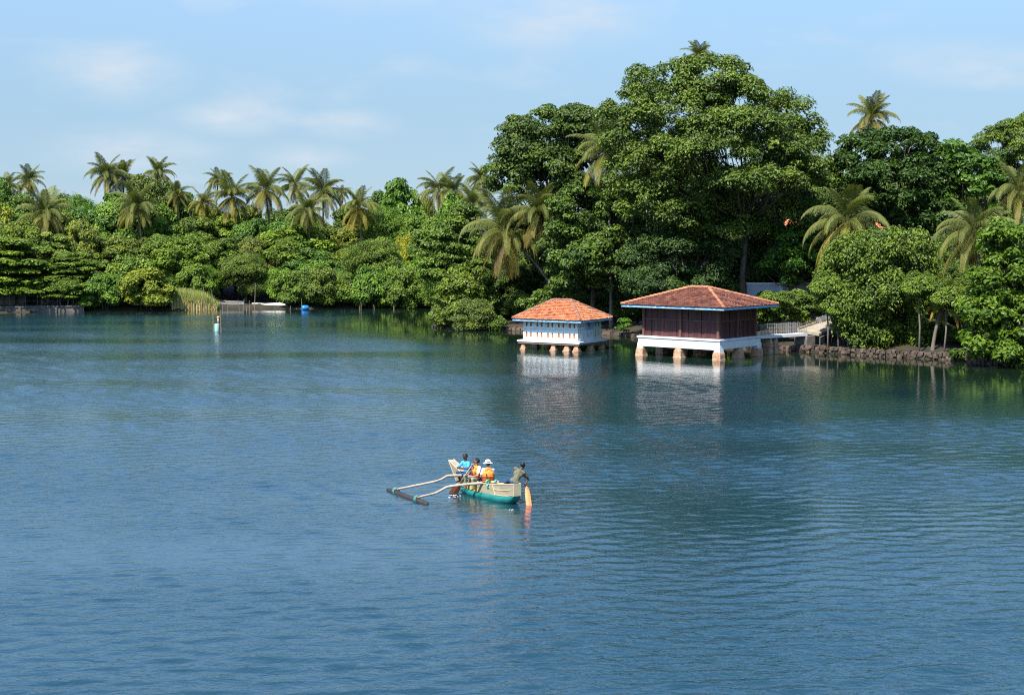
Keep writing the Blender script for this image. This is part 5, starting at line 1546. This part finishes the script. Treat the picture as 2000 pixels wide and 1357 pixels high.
def paddle(name, label, top, tip, width, blade_frac, shaft_mat, blade_mat, flat_dir):
    top, tip = Vector(top), Vector(tip)
    t = thing(name, label, 'paddle', BM @ tip, math.pi / 2 + HD)
    d_ = (top - tip); ln = d_.length; d_.normalize()
    MB().tube([d_ * ln * blade_frac * .9, d_ * ln], [.022, .018], 8).build('shaft', shaft_mat, t, True)
    MB().capsule(d_ * ln - Vector(flat_dir).normalized() * .05, d_ * ln + Vector(flat_dir).normalized() * .05, .02, .02, 8).build('grip', shaft_mat, t, True)
    w = Vector(flat_dir); w = (w - d_ * w.dot(d_)).normalized(); nn = d_.cross(w)
    L_ = ln * blade_frac
    vs, fs = [], []; prof = [(0, .55), (.08, .85), (.3, 1), (.7, .95), (.9, .7), (1, .22)]
    for q, k_ in prof:
        for sx, sn in ((-1, 0), (0, 1), (1, 0), (0, -1)): vs.append(d_ * L_ * q + w * sx * width * .5 * k_ + nn * sn * .014)
    for i in range(len(prof) - 1):
        for j in range(4): fs.append((i * 4 + j, i * 4 + (j + 1) % 4, (i + 1) * 4 + (j + 1) % 4, (i + 1) * 4 + j))
    fs += [(3, 2, 1, 0), tuple(range((len(prof) - 1) * 4, len(prof) * 4))]
    b = MB(); b.add(vs, fs); b.build('blade', blade_mat, t)
    return t


CR = Vector((-math.sin(HD), -math.cos(HD), 0))    # picture right, in boat coordinates
pd1_top, pd1_tip = bl(923, 906, .22), BI @ on_z(882, 968, -.12)
paddle('paddle', 'wooden paddle with red brown blade dipping left of the canoe', pd1_top, pd1_tip, .34, .34, 'shaft', 'paddle_brown', CR)
pd2_top, pd2_tip = bl(1026, 930, -.74), BI @ on_z(1035, 1001, -.25)
paddle('paddle', 'orange bladed steering paddle held upright at the stern', pd2_top, pd2_tip, .21, .72, 'shaft', 'paddle_orange', CR)
for lab, px, py, k_ in (('small white splash at the red brown paddle blade', 887, 971, .7), ('tiny white foam flecks behind the stern', 998, 996, .3)):
    p = on_z(px, py); rg_ = random.Random(px); b = MB()
    for j in range(20):
        a_ = rg_.random() * 6.28; q = rg_.random() ** .6 * .30 * k_
        b.ball((q * 1.4 * math.cos(a_), q * math.sin(a_), .01 + .14 * k_ * rg_.random() ** 2), (rg_.uniform(.015, .07) * k_, rg_.uniform(.01, .03) * k_, rg_.uniform(.006, .02) * k_), 7, 5)
    o = b.build('splash', 'foam', None, True); o.location = p; tag(o, lab, 'splash')


# ------------------------------------------------------------------ people
def remesh(b, voxel, name, smooth=3, dec=1.0):
    me = b.mesh('tmp'); o = bpy.data.objects.new('tmp', me); COL.objects.link(o)
    m_ = o.modifiers.new('r', 'REMESH'); m_.mode = 'VOXEL'; m_.voxel_size = voxel; m_.use_smooth_shade = True
    s_ = o.modifiers.new('s', 'SMOOTH'); s_.factor = .5; s_.iterations = smooth
    if dec < 1: d_ = o.modifiers.new('d', 'DECIMATE'); d_.ratio = dec
    dg = bpy.context.evaluated_depsgraph_get(); dg.update()
    out = bpy.data.meshes.new_from_object(o.evaluated_get(dg)); out.name = name
    bpy.data.objects.remove(o); bpy.data.meshes.remove(me)
    return out


def figure(label, J, skin, top_mat, leg_mat, hair='short', vest=False, hat=False, glasses=False, long_legs=True):
    base = Vector(J['pel'])
    t = thing('person', label, 'person', BM @ base, math.pi / 2 + HD)
    J = {k_: Vector(v_) - base for k_, v_ in J.items() if k_ not in ('face', 'front')} | {'face': Vector(J['face']).normalized(), 'front': Vector(J['front']).normalized()}
    Z = Vector((0, 0, 1))
    f = J['face']; rt = f.cross(Z).normalized(); up = rt.cross(f).normalized()
    hd = J['head']
    b = MB()
    fr = J['front']
    # torso, hips, shoulders
    ch = (J['shL'] + J['shR']) * .5; sa = (J['shL'] - J['shR']).normalized()
    b.capsule(J['pel'] - sa * .07, J['pel'] + sa * .07, .115, .115); b.capsule(J['pel'], ch - (ch - J['pel']) * .3, .13, .125); b.capsule(ch - (ch - J['pel']) * .32 - sa * .06, ch - (ch - J['pel']) * .32 + sa * .06, .115, .115)
    b.capsule(J['shL'], J['shR'], .062, .062); b.capsule(ch - (ch - J['pel']) * .15, ch, .115, .075); b.capsule(ch, hd - up * .05, .058, .052)
    # head: skull, jaw, nose, ears
    b.capsule(hd + up * .028 - f * .012, hd + up * .018 - f * .018, .094, .094, 14); b.capsule(hd + up * .0 + f * .012, hd - up * .072 + f * .030, .074, .046, 12)
    b.capsule(hd + f * .082 + up * .012, hd + f * .104 - up * .020, .010, .015, 8)
    for s_ in (-1, 1): b.capsule(hd + rt * s_ * .088 - up * .012, hd + rt * s_ * .090 + up * .02, .016, .019, 8)
    for S in 'LR':
        sh, el, wr = J['sh' + S], J['el' + S], J['wr' + S]
        b.capsule(sh, el, .050, .040); b.capsule(el, wr, .042, .028)
        hip = J['pel'] + sa * (.085 if S == 'L' else -.085)
        kn, an = J['kn' + S], J['an' + S]
        b.capsule(hip, kn, .082, .055); b.capsule(kn, an, .056, .036)
        fd = (kn - hip); fd.z = 0; fd = fd.normalized() if fd.length > .01 else fr
        b.capsule(an - fd * .03 - Z * .03, an + fd * .14 - Z * .055, .038, .030)
        # hand: palm, four curled fingers of different length, thumb from the side of the palm
        d_ = (wr - el).normalized(); hn = d_.cross(fr); hn = hn.normalized() if hn.length > .05 else rt; cu = hn.cross(d_).normalized()
        if 'hn' + S in J: hn = (J['hn' + S] + base).normalized(); cu = hn.cross(d_).normalized()
        b.capsule(wr, wr + d_ * .055, .026, .032, 8)
        b.capsule(wr + d_ * .065 - hn * .024, wr + d_ * .065 + hn * .024, .017, .017, 8)
        for i, ln in enumerate((.068, .078, .072, .056)):
            r_ = wr + d_ * .075 + hn * (.030 - .020 * i)
            m1 = r_ + (d_ * .8 + cu * .5).normalized() * ln * .5; m2 = m1 + (d_ * .1 + cu).normalized() * ln * .5
            b.capsule(r_, m1, .0098, .0092, 6); b.capsule(m1, m2, .0092, .0082, 6)
        r_ = wr + d_ * .03 + hn * .030; m1 = r_ + (hn * .8 + d_ * .5).normalized() * .035; m2 = m1 + (d_ * .6 + cu * .8).normalized() * .032
        b.capsule(r_, m1, .0125, .011, 6); b.capsule(m1, m2, .011, .009, 6)
    body = remesh(b, .0085, 'body', 2, .5); obj('body', body, skin, t)
    for s_ in (-1, 1):
        MB().ball(hd + f * .083 + rt * s_ * .032 + up * .018, (.011, .011, .009), 8, 6).build('eye', 'black', t, True)
    MB().tube([hd + f * .092 - rt * .024 - up * .058, hd + f * .098 - up * .060, hd + f * .092 + rt * .024 - up * .058], .006, 5).build('mouth', 'strap', t, True)
    # clothes, grown over the same joints
    c = MB()
    c.capsule(J['pel'] - sa * .075 + Z * .01, J['pel'] + sa * .075 + Z * .01, .132, .132); c.capsule(J['pel'], ch - (ch - J['pel']) * .3, .146, .142); c.capsule(ch - (ch - J['pel']) * .32 - sa * .07, ch - (ch - J['pel']) * .32 + sa * .07, .128, .128)
    c.capsule(J['shL'], J['shR'], .078, .078); c.capsule(ch - (ch - J['pel']) * .15, ch - Z * .005, .128, .086)
    for S in 'LR': c.capsule(J['sh' + S], J['sh' + S].lerp(J['el' + S], .62), .070, .066)
    obj('shirt', remesh(c, .012, 'shirt', 3), top_mat, t)
    c = MB()
    c.capsule(J['pel'] - sa * .075 - Z * .03, J['pel'] + sa * .075 - Z * .03, .138, .138)
    for S in 'LR':
        hip = J['pel'] + sa * (.085 if S == 'L' else -.085); kn, an = J['kn' + S], J['an' + S]
        c.capsule(hip, kn, .098, .072)
        if long_legs: c.capsule(kn, kn.lerp(an, .85), .072, .056)
    obj('trousers', remesh(c, .013, 'trousers', 3), leg_mat, t)
    if vest:
        c = MB(); lo = J['pel'] + Z * .06
        ax = ch - J['pel']
        c.capsule(J['pel'] + ax * .22 - sa * .07, J['pel'] + ax * .22 + sa * .07, .172, .172); c.capsule(J['pel'] + ax * .68 - sa * .075, J['pel'] + ax * .68 + sa * .075, .172, .172); c.capsule(J['pel'] + ax * .22, J['pel'] + ax * .68, .18, .18)
        c.capsule(J['pel'] + ax * .45 - sa * .072, J['pel'] + ax * .45 + sa * .072, .17, .17)
        for s_ in (-1, 1): c.capsule(ch + sa * s_ * .085 + fr * .05 + Z * .0, ch + sa * s_ * .085 - fr * .05, .085, .085)
        c.capsule(ch + Z * .06 - fr * .07 - sa * .04, ch + Z * .06 - fr * .07 + sa * .04, .055, .055); c.capsule(ch + Z * .04 + fr * .08 - sa * .05, ch + Z * .04 - fr * .05 - sa * .09, .05, .05); c.capsule(ch + Z * .04 + fr * .08 + sa * .05, ch + Z * .04 - fr * .05 + sa * .09, .05, .05)
        vo = obj('life_vest', remesh(c, .014, 'life_vest', 3), 'orange_vest', t)
        for q in (.10, .30, .48):
            cc = J['pel'] + ax * q
            MB().tube([cc + sa * math.cos(t_ * .3927) * .252 + fr * math.sin(t_ * .3927) * .186 for t_ in range(17)], .028, 5, .5).build('strap', 'strap', vo)
        for s_, g in ((.10, 1), (-.10, 1), (.10, -1)):
            MB().tube([J['pel'] + ax * q + sa * s_ + fr * g * w_ for q, w_ in ((.05, .182), (.3, .192), (.55, .192), (.75, .188))], .022, 5).build('strap', 'strap', vo)
    if hair:
        c = MB()
        c.capsule(hd + up * .042 - f * .026, hd + up * .034 - f * .040, .096, .098 if hair == 'short' else .106, 14)
        if hair == 'curly':
            rg_ = random.Random(5)
            for _ in range(50):
                e_ = rg_.uniform(-.45, 1.4); w_ = 1.75 if e_ < .55 else .4; a_ = rg_.uniform(w_, 6.283 - w_); v_ = (f * math.cos(a_) + rt * math.sin(a_)) * math.cos(e_) + up * math.sin(e_)
                c.ball(hd + up * .03 - f * .02 + v_ * .105, .026, 7, 5)
        hm = remesh(c, .010, 'hair', 1)
        obj('hair', hm, 'hair', t)
    if glasses:
        g_ = obj('sunglasses', MB().box((-.001, -.001, -.001), (.001, .001, .001)).mesh('g'), 'black', t)
        c = MB()
        for s_ in (-1, 1):
            c.ball(hd + f * .094 + rt * s_ * .034 + up * .016, (.026, .026, .019), 9, 7); c.tube([hd + f * .088 + rt * s_ * .06 + up * .018, hd - f * .0 + rt * s_ * .096 + up * .022], .006, 5)
        c.tube([hd + f * .104 - rt * .02 + up * .02, hd + f * .104 + rt * .02 + up * .02], .006, 5)
        g_.data = c.mesh('sunglasses', True); g_.data.materials.append(M['black'])
    if hat:
        c = MB(); m = Matrix((rt, f, up)).transposed()
        prof = [(.196, -.012), (.20, -.004), (.155, .018), (.112, .034), (.106, .085), (.092, .122), (.05, .142), (.0, .146)]
        n = 20; vs, fs = [], []
        for r_, z_ in prof:
            for k_ in range(n): a_ = 6.28318 * k_ / n; vs.append(hd + up * .03 + m @ Vector((r_ * math.cos(a_), r_ * math.sin(a_), z_ + (.008 * math.sin(3 * a_) if r_ > .15 else 0))))
        for i in range(len(prof) - 1):
            for k_ in range(n): fs.append((i * n + k_, i * n + (k_ + 1) % n, (i + 1) * n + (k_ + 1) % n, (i + 1) * n + k_))
        c.add(vs, fs); ho = c.build('sun_hat', 'white_cloth', t, True)
        so = ho.modifiers.new('thick', 'SOLIDIFY'); so.thickness = .012
    return t


g1 = pd1_top; sdir1 = (pd1_tip - pd1_top).normalized()
figure('person in blue shirt sitting at the bow, looking down at a paddle',
       dict(pel=(1.36, -.02, .72), shL=(1.20, .06, 1.22), shR=(1.55, .12, 1.21), head=(1.37, .13, 1.455), face=(.1, .85, -.45), front=(.2, 1, 0), elL=(1.06, .22, 1.02), wrL=(1.155, .31, 1.075) if False else tuple(g1 + sdir1 * .16 + Vector((-.03, -.05, .02))), elR=(1.60, .34, 1.0),
            wrR=tuple(g1 + sdir1 * .32 + Vector((.05, -.05, .03))), knL=(1.18, .36, .80), knR=(1.58, .36, .82), anL=(1.16, .28, .36), anR=(1.56, .26, .50)), 'skin_dark', 'blue_cloth', 'navy_cloth', 'short', long_legs=False)
figure('person with dark hair and sunglasses in orange life vest looking left',
       dict(pel=(.66, -.02, .62), shL=(.48, .04, 1.10), shR=(.84, .06, 1.10), head=(.66, .07, 1.345), face=(.62, .78, -.05), front=(0, 1, 0), elL=(.38, .20, .84), wrL=(.52, .36, .80), elR=(.96, .20, .86), wrR=(.86, .38, .82),
            knL=(.42, .42, .72), knR=(.92, .44, .78), anL=(.46, .34, .34), anR=(.98, .36, .40)), 'skin_mid', 'white_cloth', 'khaki_cloth', 'curly', vest=True, glasses=True)
figure('person in white sun hat and orange life vest seen from behind',
       dict(pel=(-.04, -.02, .60), shL=(.06, .15, 1.10), shR=(-.10, -.19, 1.10), head=(-.01, -.02, 1.335), face=(.9, -.45, -.1), front=(.9, -.45, 0), elL=(.14, .22, .84), wrL=(.32, .10, .76), elR=(-.04, -.28, .84), wrR=(.20, -.24, .76),
            knL=(.38, -.02, .72), knR=(.28, -.22, .72), anL=(.46, .02, .36), anR=(.40, -.12, .36)), 'skin_mid', 'white_cloth', 'navy_cloth', 'short', vest=True, hat=True)
g2 = pd2_top; sd2 = (pd2_tip - pd2_top).normalized()
figure('person in olive shirt leaning off the stern with a steering paddle',
       dict(pel=(-1.72, -.08, .84), shL=(-1.60, -.20, 1.33), shR=(-1.80, -.45, 1.17), head=(-1.72, -.47, 1.44), face=(.5, -.8, -.25), front=(.7, -.7, 0), elL=(-1.50, -.48, 1.18), wrL=tuple(g2 + sd2 * .06 + Vector((.02, .04, .04))), elR=(-1.78, -.68, .90),
            wrR=tuple(g2 + sd2 * .42 + Vector((-.02, .03, .10))), knL=(-1.30, -.06, .82), knR=(-1.28, -.22, .80), anL=(-.95, -.03, .56), anR=(-.98, -.10, .56)), 'skin_dark', 'olive_cloth', 'navy_cloth', 'short', long_legs=False)
